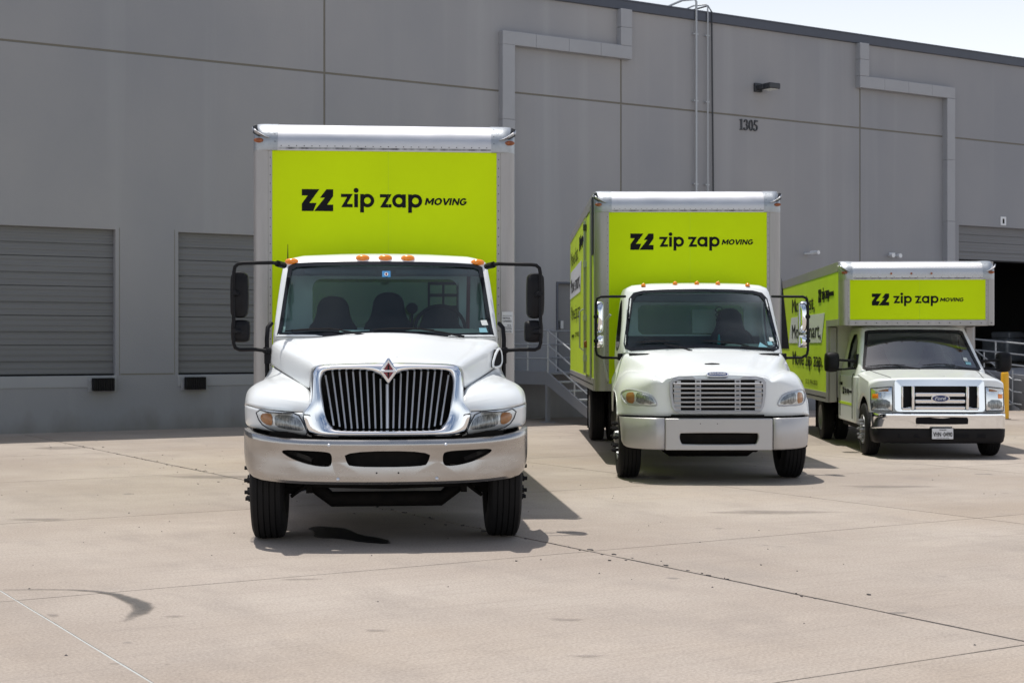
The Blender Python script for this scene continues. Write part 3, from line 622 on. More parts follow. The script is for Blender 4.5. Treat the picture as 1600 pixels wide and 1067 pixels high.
# ------------------------------------------------------------------ truck parts
def wheel(root, x, y, r, wd, side, kind='steer', seg=48):
    """side = -1 left, 1 right of the truck; x = tyre centre"""
    h = wd/2; pr = []
    rim = r*.56
    prof = [(-h*.80, rim), (-h*.98, rim+.04), (-h, (rim+r)/2), (-h*.95, r-.05), (-h*.86, r-.018), (-h*.78, r-.006)]
    for c in (-.50, -.17, .17, .50): prof += [(h*(c-.035), r), (h*(c-.028), r-.012), (h*(c+.028), r-.012), (h*(c+.035), r)]
    prof += [(-a, b) for a, b in prof[:6][::-1]]
    hub = MB()
    so_ = side*h*.9
    f = lambda a: side*a
    disc = [(f(h*.8), rim+.005), (f(h*.95), rim), (f(h*.9), rim-.02), (f(h*.35), rim-.035), (f(h*.25), rim*.62), (f(h*.45), rim*.5), (f(h*.5), rim*.3), (f(h*1.15), rim*.27), (f(h*1.22), rim*.2), (f(h*1.22), 0)]
    if kind == 'dual': disc = [(f(h*.8), rim+.005), (f(h*.95), rim), (f(h*.9), rim-.02), (f(-h*.4), rim-.04), (f(-h*.5), rim*.5), (f(h*.2), rim*.3), (f(h*.5), rim*.28), (f(h*.5), 0)]
    wl_ = MB().lathe(disc, (x, y, r), 'x', 32).build('wheel', 'steel', root, smooth=40)
    MB().lathe(prof, (x, y, r), 'x', seg).build('tyre', 'rubber', wl_, smooth=30)
    if kind == 'steer':
        nuts = MB()
        for k in range(10):
            a = 2*math.pi*k/10; c = Vector((x+side*h*.45, y+math.cos(a)*rim*.62, r+math.sin(a)*rim*.62))
            nuts.tube([c, c+Vector((side*h*.98, 0, 0))], .018, 6); nuts.tube([c+Vector((side*h*.62, 0, 0)), c+Vector((side*h*.80, 0, 0))], .027, 6)
        tag(nuts.build('lug_nuts', 'black' if r > .45 else 'steel', wl_), kind='stuff')
    return wl_
def box_body(T, yb, L, wd, z0, z1, post, fl0, fl1, cap_w, logo_a, logo_b, logo_s, overhang=None, left_door=False, diamond=False, xo=0.0):
    """freight body; yb = local depth of its front face, wd = half width"""
    r = T.root; rt = .10
    bx = lambda x: x+xo
    # posts
    zl = overhang[0] if overhang else z0
    for s in (-1, 1):
        pts = []
        prof = [(wd-post, .02), (wd-post, -.0), (wd-post+.035, -.002), (wd-post+.04, -.008)]+[(wd-rt+rt*math.sin(R(a)), -.008+rt-rt*math.cos(R(a))) for a in range(0, 91, 15)]+[(wd, .16), (wd-.02, .17)]
        p = MB().grid([[(bx(s*x), yb+y, zl) for x, y in prof], [(bx(s*x), yb+y, z1-fl1+.0) for x, y in prof]])
        p.build('corner_post', 'alu_post', r, smooth=40)
    fp = MB().box((bx(-wd+post), yb+.004, zl+(fl0 if not overhang else 0)), (bx(wd-post), yb+.03, z1-fl1)).build('front_panel', 'lime', r)
    if overhang: fp.location.z = 0
    # seam down the middle of the vinyl
    MB().box((bx(.03), yb+.001, zl+.02), (bx(.034), yb+.006, z1-fl1)).build('vinyl_seam', 'lime_side', r)
    # top rail
    hh = fl1; rad = hh*.74
    prof = [(0.004, -hh), (-.012, -hh), (-.014, -hh+.01), (-.014, -rad-.02)]+[(-.014+(.26)*(1-math.cos(R(a))), -rad+rad*math.sin(R(a))) for a in range(0, 91, 9)]+[(.34, .0), (.34, -.03)]
    cw = cap_w
    MB().grid([[(bx(-wd+cw), yb+y, z1+z) for y, z in prof], [(bx(wd-cw), yb+y, z1+z) for y, z in prof]]).build('top_rail', 'alu' if not diamond else M['tread'], r, smooth=40)
    # drip strip and rivets
    MB().box((bx(-wd+cw+.01), yb-.017, z1-hh+.012), (bx(wd-cw-.01), yb-.013, z1-hh+.032)).build('seam_strip', M['drip'], r)
    for s in (-1, 1):
        q = []
        for k, (y, z) in enumerate(prof):
            row = []
            for a in range(0, 91, 10):
                # sweep round the vertical corner
                rc = .13; xx = wd-rc+rc*math.sin(R(a))+.004; off = rc*(1-math.cos(R(a)))
                yy = max(y-.006, -.02)+off*(1 if y < .2 else .6); row.append((bx(s*xx), yb+yy, z1+z+(.004 if z > -.02 else 0)-(.02*(a/90)**3 if z > -.1 else 0)))
            q.append([(bx(s*(wd-cw-.004)), yb+max(y-.006, -.02), z1+z+(.004 if z > -.02 else 0))]+row)
        cap = MB().grid(q).build('corner_cap', 'cast', r, smooth=45)
        # visor lip over the marker lamp: a crescent that stands off the cap
        lip = []; zc = z1-hh*.56
        for k in range(9):
            t = k/8; xx = wd-cw*.30-.09+t*(cw*.30+.105); base = yb-.02+ (0 if t < .55 else .10*((t-.55)/.45)**2)
            rise = .10*t**1.6*hh/.285; th_ = .004+.026*t
            lip.append([(bx(s*xx), base-.005, zc+rise+th_*.5), (bx(s*xx), base-.035*(1-abs(t-.5)), zc+rise), (bx(s*xx), base+.0, zc+rise-th_), (bx(s*xx), base+.05, zc+rise)])
        MB().grid(lip, True).build('visor_lip', 'alu', cap, smooth=60)
        if not diamond:
            pk = [(wd-cw*.28, -hh*.50), (wd-.035, -hh*.12), (wd+.004, -hh*.16), (wd+.004, -hh*.40), (wd-.05, -hh*.52)]
            MB().prism([(bx(s*x), z1+z) for x, z in pk], lambda a, b, c: Vector((a, yb-.024+c+max(0, (abs(a-xo)-wd+.10))*.55, b)), 0, .02).build('recess', 'fixture', cap)
        lc = (bx(s*(wd-.055)), yb-.012, z1-hh*.66) if not diamond else (bx(s*(wd-.07)), yb-.012, z1-hh*.62)
        ml = MB().lathe([(-.028, .0), (-.026, .02), (-.015, .036), (0.01, .04)], (0, 0, 0), 'y', 14).build('marker_light', 'amber_dark', cap, smooth=60)
        for v in ml.data.vertices: v.co = Vector((v.co.x*1.25, v.co.y, v.co.z*.6))+Vector(lc)
    rv = MB()
    def riv(x, y, z, r_=.006): rv.add([(x-r_, y, z), (x, y, z-r_), (x+r_, y, z), (x, y, z+r_), (x, y-r_*.8, z)], [(0,1,4),(1,2,4),(2,3,4),(3,0,4)])
    for s in (-1, 1):
        z = zl+.03
        while z < z1-fl1-.02: riv(bx(s*(wd-post+.017)), yb-.002, z); z += .085
        for z in (.2, .45, .7): riv(bx(s*(wd-cw+.02)), yb-.026, z1-hh*z); 
    x = -wd+cw+.04
    while x < wd-cw: riv(bx(x), yb-.0185, z1-hh+.045); x += .075 if not diamond else .12
    tag(rv.build('rivets', 'fixture', r), kind='stuff')
    # sides, roof, floor, back
    for s in (-1, 1):
        xs = s*wd
        def sideplane(y0, y1, za, zb, m, name, th=.02, pr=0): return MB().box((bx(xs-s*th), y0, za), (bx(xs+s*pr), y1, zb)).build(name, m, r)
        sideplane(yb+.17, yb+L, z1-.16, z1-.01, 'alu_post', 'side_top_rail', .03, .006)
        yf = yb+.17
        if overhang:
            yo = yb+overhang[1]
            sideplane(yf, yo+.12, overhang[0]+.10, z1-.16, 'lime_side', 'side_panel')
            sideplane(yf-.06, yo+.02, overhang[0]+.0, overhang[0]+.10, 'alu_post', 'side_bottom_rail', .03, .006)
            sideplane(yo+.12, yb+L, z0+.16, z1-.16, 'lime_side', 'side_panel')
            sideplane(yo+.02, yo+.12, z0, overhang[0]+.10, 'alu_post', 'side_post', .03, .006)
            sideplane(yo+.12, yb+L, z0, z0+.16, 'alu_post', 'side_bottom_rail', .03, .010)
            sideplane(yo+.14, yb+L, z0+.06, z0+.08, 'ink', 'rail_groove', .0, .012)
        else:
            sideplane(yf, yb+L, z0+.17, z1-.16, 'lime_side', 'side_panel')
            sideplane(yf-.02, yb+L, z0, z0+.17, 'alu_post', 'side_bottom_rail', .03, .010)
            sideplane(yf, yb+L, z0+.075, z0+.09, 'ink', 'rail_groove', .0, .012)
    MB().box((bx(-wd+.01), yb+.3, z1-.03), (bx(wd-.01), yb+L, z1-.004)).build('roof_panel', 'white_dull', r)
    y0f = yb+(overhang[1] if overhang else .03)
    MB().box((bx(-wd+.03), y0f, z0+.0), (bx(wd-.03), yb+L-.02, z0+.08)).build('floor', 'dark', r)
    if overhang:
        MB().box((bx(-wd+.03), yb+.03, overhang[0]+.02), (bx(wd-.03), y0f+.05, overhang[0]+.08)).build('overhang_floor', 'white_dull', r)
        MB().box((bx(-wd+.02), y0f+.02, z0), (bx(wd-.02), y0f+.06, overhang[0]+.02)).build('bulkhead', 'white_dull', r)
        MB().box((bx(-wd+post*.9), yb-.012, overhang[0]-.005), (bx(wd-post*.9), yb+.03, overhang[0]+.085)).build('lower_rail', 'alu_post', r, bevel=.004)
        rr = MB()
        for k in range(14): rr.box((bx(-wd+post+.08+k*.16), yb-.016, overhang[0]+.03), (bx(-wd+post+.095+k*.16), yb-.012, overhang[0]+.045))
        tag(rr.build('rivets', 'fixture', r), kind='stuff')
        for s in (-1, 1):
            MB().box((bx(s*(wd-.02)), y0f-.02, z0), (bx(s*(wd-.16)), y0f+.04, overhang[0])).build('corner_post', 'alu_post', r, bevel=.02)
    else:
        MB().box((bx(-wd+.12), yb-.004, z0), (bx(wd-.12), yb+.03, z0+fl0)).build('front_sill', 'alu_post', r)
    bk_ = MB().box((bx(-wd), yb+L-.02, z0), (bx(wd), yb+L+.04, z1)).build('rear_frame', 'alu_post', r)
    dn = 6
    for k in range(dn): MB().box((bx(-wd+.1), yb+L+.041, z0+.1+k*(z1-z0-.2)/dn+.006), (bx(wd-.1), yb+L+.06, z0+.1+(k+1)*(z1-z0-.2)/dn)).build('rear_door_section', 'white_dull', r)
    lg = MB(); zz_logo(lg, lambda a, b, c: Vector((bx(a), yb+.004-c, b)), logo_a, logo_b, logo_s); lg.build('logo_print', 'ink', r)
def chassis(T, y0, y1, z, ya, rw, xw, ww, yrear):
    r = T.root
    for s in (-1, 1): MB().box((s*.38, y0, z), (s*.45, y1, z+.22)).build('chassis_rail', 'dark', r)
    for yy in (.6, 1.8, 3.2, 4.6, 6.2):
        if yy < y1-y0: MB().box((-.38, y0+yy, z+.05), (.38, y0+yy+.1, z+.17)).build('cross_member', 'dark', r)
    MB().tube([(-xw, yrear, rw), (-.25, yrear, rw), (-.2, yrear, rw), (.2, yrear, rw), (.25, yrear, rw), (xw, yrear, rw)], [.07, .08, .2, .2, .08, .07], 12).build('rear_axle', 'dark', r)
    for s in (-1, 1):
        wheel(r, s*xw, yrear, rw, ww, s, 'dual'); wheel(r, s*(xw-ww-.05), yrear, rw, ww, s, 'dual', 32)
        MB().box((s*(xw+ww/2), yrear+rw+.15, .18), (s*(xw-ww*1.6), yrear+rw+.165, z+.25)).build('mud_flap', 'rubber', r)
    MB().tube([(0, y0+1.2, z-.0), (0, yrear, rw)], .055, 8).build('drive_shaft', 'dark', r)

# diamond tread sheet and drip-stained strip
M['tread'] = mat('diamond_tread_aluminium', (.60, .61, .62), .34, metal=.85, var=.1)
def add_tread():
    m = M['tread']; n = m.node_tree.nodes; l = m.node_tree.links; b = n['Principled BSDF']
    tc = n.new('ShaderNodeTexCoord'); mp = n.new('ShaderNodeMapping'); mp.inputs['Scale'].default_value = (30, 30, 30); mp.inputs['Rotation'].default_value = (0, R(45), 0); l.new(tc.outputs['Object'], mp.inputs[0])
    ck = n.new('ShaderNodeTexVoronoi'); ck.inputs['Randomness'].default_value = 0; ck.inputs['Scale'].default_value = 1; l.new(mp.outputs[0], ck.inputs['Vector'])
    bu = n.new('ShaderNodeBump'); bu.inputs['Strength'].default_value = .8; bu.inputs['Distance'].default_value = .012; bu.invert = True; l.new(ck.outputs['Distance'], bu.inputs['Height']); l.new(bu.outputs[0], b.inputs['Normal'])
add_tread()
M['drip'] = mat('dirt_stained_flange', (.45, .46, .47), .5, metal=.4, var=.9, vscale=14, stretch=(1, 1, .02), col2=(.05, .05, .06))

def side_livery(T, x, s, L0, sc=1.0, z=1.9, scale_y=1.0, m='ink'):
    """side print; L0 = depth of the front end of the print; s=-1 left side. Reads rear to front on the left side."""
    r = T.root
    if s < 0: fm = lambda a, b, c: Vector((x-c, L0-a, b))
    else: fm = lambda a, b, c: Vector((x+c, L0+a, b))
    return fm

# cab shell -----------------------------------------------------------------
def cab(T, rings, c1, rc, yr, ws_out, ws_in, rear_win, side_win, floor_z, body='white', th=.05, pane='glass'):
    """rings: (z, halfwidth, front y). ws_*: half outlines of the windscreen (x,z), centre-top to centre-bottom"""
    r = T.root
    def ring(z, w_, yf, inset=0):
        w_ -= inset; pts = []
        yb = yr-inset
        for k in range(5): a = R(90*k/4); pts.append((w_-rc+rc*math.cos(a), yb-rc+rc*math.sin(a)))
        for k in range(5): a = R(90+90*k/4); pts.append((-w_+rc+rc*math.cos(a), yb-rc+rc*math.sin(a)))
        def fy(x): return yf+inset+c1*(x/(w_+inset))**2
        ex = w_-rc
        ye = fy(ex)
        for k in range(5): a = R(180+90*k/5); pts.append((-w_+rc+rc*math.cos(a), ye+rc+rc*math.sin(a)))
        N = 16
        for k in range(N+1): x = lerp(-ex, ex, k/N); pts.append((x, fy(x)))
        for k in range(1, 6): a = R(270+90*k/5); pts.append((w_-rc+rc*math.cos(a), ye+rc+rc*math.sin(a)))
        return [(x, y, z) for x, y in pts]
    mb = MB(); rows = [ring(*q) for q in rings]; mb.grid(rows, True); n = len(rows[0]); mb.f.append(tuple(range(n))); mb.f.append(tuple((len(rows)-1)*n+i for i in range(n)))
    shell = mb.build('cab_body', body, r, smooth=45)
    tree = bvh(shell)
    full = lambda h: [(x, z) for x, z in h]+[(-x, z) for x, z in h[::-1] if abs(x) > 1e-6]
    out, inn = dense(full(ws_out), 4), dense(full(ws_in), 4)
    # real openings: cavity, windscreen, rear and side windows
    cav = MB(); zr = rings[-3][0]-.03
    zz_ = sorted({floor_z, *[q[0] for q in rings if floor_z < q[0] < zr], zr})
    cr = []
    for z in zz_:
        w_ = interp([q[0] for q in rings], [q[1] for q in rings], z); yf = interp([q[0] for q in rings], [q[2] for q in rings], z); cr.append(ring(z, w_, yf, th))
    cav.grid(cr, True); cav.f.append(tuple(range(n))); cav.f.append(tuple((len(cr)-1)*n+i for i in range(n)))
    mid = [(lerp(a[0], b[0], .6), lerp(a[1], b[1], .6)) for a, b in zip(out, inn)]
    ymin = min(q[2] for q in rings)
    wsx = MB().prism(mid, lambda a, b, c: Vector((a, c, b)), ymin-.4, (ymin+yr)/2+.25)
    cuts = [cav, wsx]
    if rear_win: cuts.append(MB().prism(rear_win, lambda a, b, c: Vector((a, c, b)), yr-.4, yr+.2))
    if side_win: cuts.append(MB().prism(side_win, lambda a, b, c: Vector((c, a, b)), -1.6, 1.6))
    for c in cuts: cut(shell, [c])
    ring_strip(MB(), tree, out, inn, .004, .03).build('windscreen_seal', 'black_gloss', r, smooth=40)
    cx = 0; czz = (min(p[1] for p in inn)+max(p[1] for p in inn))/2; gm = MB()
    rows = []
    for k in range(9):
        s = 1.01*(1-k/9); rows.append([(lerp(cx, a, s), hit(tree, lerp(cx, a, s), lerp(czz, b, s))+.012, lerp(czz, b, s)) for a, b in mid])
    gm.grid(rows, True); gm.f.append(tuple(len(rows)*len(mid)-len(mid)+i for i in range(len(mid)))); gm.build('windscreen', pane, r, smooth=60)
    if rear_win: MB().prism(rear_win, lambda a, b, c: Vector((a, c, b)), yr-.03, yr-.025).build('rear_window', 'side_glass', r)
    if side_win:
        for s in (-1, 1):
            ws_ = []
            for (a, b) in side_win:
                w_ = interp([q[0] for q in rings], [q[1] for q in rings], b); ws_.append((s*(w_-.02), a, b))
            MB().add(ws_, [tuple(range(len(ws_)))]).build('side_window', 'side_glass', r)
            rim = []
            ca = sum(p[0] for p in side_win)/len(side_win); cb = sum(p[1] for p in side_win)/len(side_win)
            def pt(a, b, s2, dx): 
                a2, b2 = lerp(ca, a, s2), lerp(cb, b, s2); w_ = interp([q[0] for q in rings], [q[1] for q in rings], b2); return (s*(w_+dx), a2, b2)
            sw = dense(side_win, 3)
            MB().grid([[pt(a, b, 1.05, -.01) for a, b in sw], [pt(a, b, 1.05, .004) for a, b in sw], [pt(a, b, .98, .004) for a, b in sw], [pt(a, b, .98, -.03) for a, b in sw]], True).build('window_seal', 'black', r)
    # door seam and handle
    zb_, zt_ = rings[0][0]+.05, rings[-4][0]-.05
    return shell, tree
def seat(T, x, y, z, w_, h, bolster=.0):
    r = T.root
    pts = smooth_poly([(-w_/2, 0), (w_/2, 0), (w_/2, h*.62), (w_*.33, h*.72), (w_*.27, h), (-w_*.27, h), (-w_*.33, h*.72), (-w_/2, h*.62)], 2)
    b = MB().prism([(x+a, z+c) for a, c in pts], lambda a, b, c: Vector((a, y+c+(b-z)*.18, b)), 0, .13).build('seat_back', 'seat', r, bevel=.03, seg=3)
    MB().box((x-w_/2, y-.45, z-.12), (x+w_/2, y+.05, z+.02)).build('seat_cushion', 'seat', r, bevel=.04, seg=3)
def steering(T, x, y, z, rad, tilt=R(55)):
    mb = MB(); pts = []
    for k in range(33):
        a = 2*math.pi*k/32; p = Vector((math.cos(a)*rad, 0, math.sin(a)*rad)); p = Matrix.Rotation(-tilt+R(90)-R(55), 3, 'X') @ p; pts.append(p+Vector((x, y, z)))
    mb.tube(pts, .017, 8, False); mb.tube([(x-rad*.9, y, z), (x, y-.02, z-.03), (x+rad*.9, y, z)], .02, 6); mb.tube([(x, y, z), (x, y-.35, z-.22)], .035, 8)
    mb.build('steering_wheel', 'black', T.root, smooth=50)
def wiper(T, tree, p0, p1, tip0, tip1, mname='black'):
    y = lambda x, z: hit(tree, x, z, 1.4)
    mb = MB(); mb.tube([(p0[0], y(*p0)-.05, p0[1]), (lerp(p0[0], p1[0], .5), y(lerp(p0[0], p1[0], .5), lerp(p0[1], p1[1], .5)+.02)-.05, lerp(p0[1], p1[1], .5)+.006), (p1[0], y(*p1)-.035, p1[1])], [.012, .009, .006], 6)
    pts = [(lerp(tip0[0], tip1[0], t), 0, lerp(tip0[1], tip1[1], t)+.012*math.sin(math.pi*t)) for t in (0, .25, .5, .75, 1)]
    mb.tube([(a, y(a, c)-.022, c) for a, _, c in pts], [.005, .009, .010, .009, .005], 6); mb.build('wiper', mname, T.root, smooth=50)
def panel_lines(name, root, tubes, m='sealant', r=.004):
    mb = MB()
    for t in tubes: mb.tube(t, r, 5)
    return mb.build(name, m, root)
def bvh_eval(*objs):
    dg = bpy.context.evaluated_depsgraph_get(); dg.update(); vs, fs = [], []
    for o in objs:
        me = o.evaluated_get(dg).to_mesh(); n = len(vs); vs += [v.co.copy() for v in me.vertices]; fs += [tuple(i+n for i in p.vertices) for p in me.polygons]
    return BVHTree.FromPolygons(vs, fs)
def full_cols(rows, sgn_cols=True):
    """mirror half rows (columns from the centre outwards) into full rows"""
    return [[(-x, y, z) for x, y, z in r[::-1] if abs(x) > 1e-5]+[tuple(p) for p in r] for r in rows]
def both(mb, rows):
    mb.grid(rows); mb.grid([[(-x, y, z) for x, y, z in r] for r in rows]); return mb
def smax(a, b, k):
    h = max(k-abs(a-b), 0)/k; return max(a, b)+h*h*k*.25
def sstep(a, b, x): t = min(1, max(0, (x-a)/(b-a))); return t*t*(3-2*t)
def nose(T, hx, zb, y0f, lean, Rf, dropf, topf, yrear, arch, name='hood', N=26, solid=.02, m='white'):
    xs = [hx*math.sin(R(90*(k/N)**.93)) for k in range(N+1)]; rows = []
    cols = []
    for x in xs:
        y0, Rr, dr = y0f(x), Rf(x), dropf(x); zc = topf(x, y0+Rr)-dr; c = []
        for k in range(7): t = k/7; c.append((x, y0+lean*t, lerp(zb, zc, t)))
        for k in range(9):
            t = k/8; yy = y0+lean+(Rr)*(1-math.cos(t*math.pi/2)); c.append((x, yy, zc+dr*math.sin(t*math.pi/2)))
        y1 = c[-1][1]; z1_ = c[-1][2]
        for k in range(1, 15):
            t = k/14; yy = lerp(y1, yrear, t); c.append((x, yy, topf(x, yy)+(z1_-topf(x, y1))*(1-t)))
        cols.append(c)
    nr = len(cols[0]); rows = [[cols[i][j] for i in range(N+1)] for j in range(nr)]
    mb = MB(); mb.grid(full_cols(rows))
    out = cols[-1]; ya, za, ra = arch; sides = []
    for k in range(6):
        row = []
        for (x, y, z) in out:
            zl = zb if abs(y-ya) >= ra else max(zb, za+math.sqrt(max(0, ra*ra-(y-ya)**2)))
            zl = min(zl, z-.0005); row.append((x+.006*math.sin(k/5*math.pi), y, lerp(z, zl, k/5)))
        sides.append(row)
    both(mb, sides)
    o = mb.build(name, m, T.root, merge=.0008, smooth=50)
    # normals of an open sheet: point them up / forward
    me = o.data; up = sum(p.normal.z*p.area for p in me.polygons)
    if up < 0:
        bm = bmesh.new(); bm.from_mesh(me); bmesh.ops.reverse_faces(bm, faces=bm.faces); bm.to_mesh(me); bm.free()
    if solid: d = o.modifiers.new('t', 'SOLIDIFY'); d.thickness = solid; d.offset = -1
    return o
def pad(tree, poly, name, m, parent, proud=.004, dome=0, rings=3, back=.03, default=0, it=0):
    if it: poly = smooth_poly(poly, it)
    return conform(MB(), tree, poly, proud, dome, rings, back, default).build(name, m, parent, smooth=40)
def marker(T, x, y, z, r_=.035, sz=.6, name='marker_light', m='amber', up=False):
    mb = MB()
    if up: mb.lathe([(0, r_), (.012, r_), (.03, r_*.9), (.045, r_*.5), (.05, 0)], (x, y, z), 'z', 14)
    else:
        mb.lathe([(.02, r_*1.0), (-.005, r_), (-.02, r_*.8), (-.032, r_*.45), (-.036, 0)], (0, 0, 0), 'y', 16)
        for v in mb.v: v.x = v.x*1.0*1.75+x; v.y += y; v.z = v.z*sz*1.4+z
    return mb.build(name, m, T.root, smooth=60)
def engine_block(T, x, y0, y1, z0, z1): MB().box((-x, y0, z0), (x, y1, z1)).build('engine_bay', 'dark', T.root)
def axle_front(T, y, r, xw, drop=.13):
    z = r
    mb = MB().tube([(-xw+.12, y, z), (-xw+.26, y, z+.02), (-xw+.42, y, z-.10), (-xw+.52, y, z-drop-.05), (xw-.52, y, z-drop-.05), (xw-.42, y, z-.10), (xw-.26, y, z+.02), (xw-.12, y, z)], [.05, .055, .06, .065, .065, .06, .055, .05], 8)
    mb.build('front_axle', 'dark', T.root, smooth=50)
    t = MB()
    for s in (-1, 1):
        t.tube([(s*(xw-.13), y-.16, z-.04), (s*(xw-.30), y-.18, z-.04), (s*.0, y-.18, z-.06)], .022, 8)
        t.box((s*(xw-.36), y-.2, z-.11), (s*(xw-.31), y-.15, z-.01)); t.lathe([(-.05, .11), (.05, .11)], (s*(xw-.17), y, z), 'x', 16); t.box((s*(xw-.12), y-.14, z-.12), (s*(xw-.24), y+.14, z+.12))
    t.build('steering_linkage', 'dark', T.root)
    for s in (-1, 1):
        q = MB()
        for k in range(3): q.tube([(s*.43, y-.6+.08*k, z+.06-.02*k), (s*.43, y, z-.02-.02*k), (s*.43, y+.6-.08*k, z+.08-.02*k)], .022, 6)
        q.build('leaf_spring', 'dark', T.root)
def mirror_head(T, parent, x0, x1, z0, z1, y, m, depth=.13, taper=.04, front_bulge=.03):
    pts = smooth_poly([(x0+taper*.2, z0), (x1-taper*.5, z0), (x1, lerp(z0, z1, .25)), (x1, lerp(z0, z1, .75)), (x1-taper*.3, z1), (x0+taper*.3, z1), (x0, lerp(z0, z1, .75)), (x0, lerp(z0, z1, .25))], 2)
    cx, cz = (x0+x1)/2, (z0+z1)/2; sc = lambda p, s: (lerp(cx, p[0], s), lerp(cz, p[1], s)); mb = MB()
    rows = [[(a, y+yy, b) for a, b in [sc(p, s) for p in pts]] for yy, s in ((depth, .86), (depth, .97), (depth-.02, 1.0), (.03, 1.0), (0, .95), (-front_bulge*.6, .75), (-front_bulge, .4))]
    mb.grid(rows, True); n = len(pts); mb.f.append(tuple(range(n))); mb.f.append(tuple((len(rows)-1)*n+i for i in range(n)))
    o = mb.build('mirror', m, parent, smooth=50)
    MB().add([(a, y+depth+.004, b) for a, b in [sc(p, .85) for p in pts]], [tuple(range(n))]).build('mirror_glass', 'chrome', o)
    return o

# ================================================================== TRUCK A, tall white-cab truck in front
T = A = Truck('box_truck', -.993, 12.0, R(5.2)); r = T.root
tag(r, 'tall lime and white box truck nearest the camera, with a chrome vertical-bar grille', 'truck')
S, XZ = T.S, T.xz
rings = [(.80, .98, 1.46), (1.60, 1.005, 1.40), (1.71, 1.003, 1.36), (1.88, .99, 1.47), (2.05, .975, 1.575), (2.22, .957, 1.68), (2.385, .935, 1.79), (2.423, .90, 1.83), (2.456, .77, 1.90), (2.480, .43, 2.02)]
d_ = 1.5
def wz(u, py): # windscreen outline point on the raked plane
    d = interp([408, 526], [1.79, 1.36], py); return XZ(u, py, d)
ws_out = [wz(*p) for p in [(0,408.5),(60,408.8),(105,409.6),(143,411.5),(152,416),(167,510),(171,526.5),(115,527),(60,523.5),(0,522)]]
ws_in = [wz(*p) for p in [(0,414),(60,414.5),(103,415.5),(139,417.5),(146,421),(161,507),(163.5,519.5),(110,520.5),(60,518),(0,516.5)]]
shell, ctree = cab(T, rings, .10, .05, 2.62, ws_out, ws_in, rrect(-.70, 1.80, .70, 2.27, .09), smooth_poly([(1.80,1.74),(2.46,1.74),(2.46,2.27),(2.02,2.27)], 2), 1.0)
pr = MB(); zt = 1.40
# hood
H = [[(0,567,.28),(35,567.2,.285),(70,568,.29),(100,569.5,.31),(115,572,.35),(119.5,579,.40),(120,592,.42),(120,608,.42)],
     [(0,560,.42),(35,560.3,.42),(70,561,.43),(102,562.5,.45),(119,566,.50),(125,574,.52),(126,588,.53),(126.5,604,.53)],
     [(0,549,.70),(38,549.5,.70),(76,551.5,.70),(110,553.5,.72),(133,556.5,.75),(139,564,.76),(140.5,578,.77),(141,594,.77)],
     [(0,537,1.0),(42,538,1.0),(84,541,1.0),(118,543,1.02),(149,546,1.03),(156.5,553,1.04),(158,567,1.04),(158.5,583,1.04)],
     [(0,526.5,1.25),(45,528,1.25),(90,531.5,1.25),(128,533.5,1.27),(162,536,1.28),(171,543,1.28),(173,557,1.29),(173.5,573,1.29)],
     [(0,520.5,1.40),(48,522,1.42),(96,526.5,1.42),(134,528.5,1.42),(168,530.5,1.42),(177.5,538,1.40),(179,553,1.40),(179.5,569,1.40)]]
HR = []
for k, row in enumerate(H):
    q = []
    for i, p in enumerate(row):
        x, y, z = S(*p)
        if i == 2: q.append((x*.93, y, z+.016*k/5)); q.append((x*1.02, y, z+.001))
        else: q.append((x, y, z+(.016*k/5 if i < 2 else 0)))
    HR.append(q)
hood = MB().grid(full_cols(HR)).build('hood', 'white', r, sub=2, solid=.015)
FE = [[(117,643,.21),(140,642.5,.235),(170,640,.28),(197,636.5,.37),(213,632,.49),(218,630,.63),(219,630,.9)],
      [(117,632,.22),(140,628,.245),(168,623,.31),(195,619,.41),(211,618,.54),(217,621,.68),(218.5,624,.9)],
      [(118,616,.30),(138,606,.37),(165,600,.48),(190,600,.60),(207,605,.70),(215,612,.80),(218,617,.96)],
      [(120,608,.43),(138,599,.58),(161,594,.72),(185,593,.82),(203,598,.90),(213,606,.97),(217,613,1.06)],
      [(138,596,.73),(150,592,.85),(166,589.5,.95),(184,590,1.02),(200,597,1.08),(211,606,1.12),(216,615,1.18)],
      [(160,584,1.05),(168,583.5,1.12),(176,584.5,1.18),(186,590,1.22),(198,600,1.26),(208,612,1.3),(213,622,1.34)],
      [(178,570,1.38),(180,576,1.39),(183,583,1.40),(189,593,1.42),(198,606,1.44),(206,620,1.46),(211,632,1.48)]]
fr_ = [[S(*p) for p in row] for row in FE]
for row in fr_:
    x, y, z = row[-1]; za = .5+math.sqrt(max(0, .63**2-(y-.86)**2)); row.append((x+.002, y, min(z-.03, max(.97, za))))
fend = []
for s in (-1, 1):
    fend.append(MB().grid([[(s*x, y, z) for x, y, z in row] for row in fr_]).build('fender', 'white', r, sub=2, solid=.012))
BZ0 = [(119,644,.205),(138,644,.232),(170,642,.28),(197,638.5,.37),(213,634,.49),(218,632,.63),(219,632,.88)]
BZ1 = [(119,664,.19),(134,662,.215),(168,659,.26),(195,656,.36),(212,651,.48),(218,649,.62),(219,648,.86)]
BZ2 = [(119,683,.19),(130,679,.205),(165,677,.25),(192,672,.345),(210,668,.47),(217,665,.61),(218,663,.84)]
bez = []
for s in (-1, 1):
    rows = [[(s*a, b, c) for a, b, c in [S(*p) for p in row]] for row in (BZ0, BZ1, BZ2)]
    rows.append([(x*.98, y+.12, z-.005) for x, y, z in rows[-1]])
    bez.append(MB().grid(rows).build('fender_lower_panel', 'white', r, sub=2, solid=.012))
bt = bvh_eval(*bez)
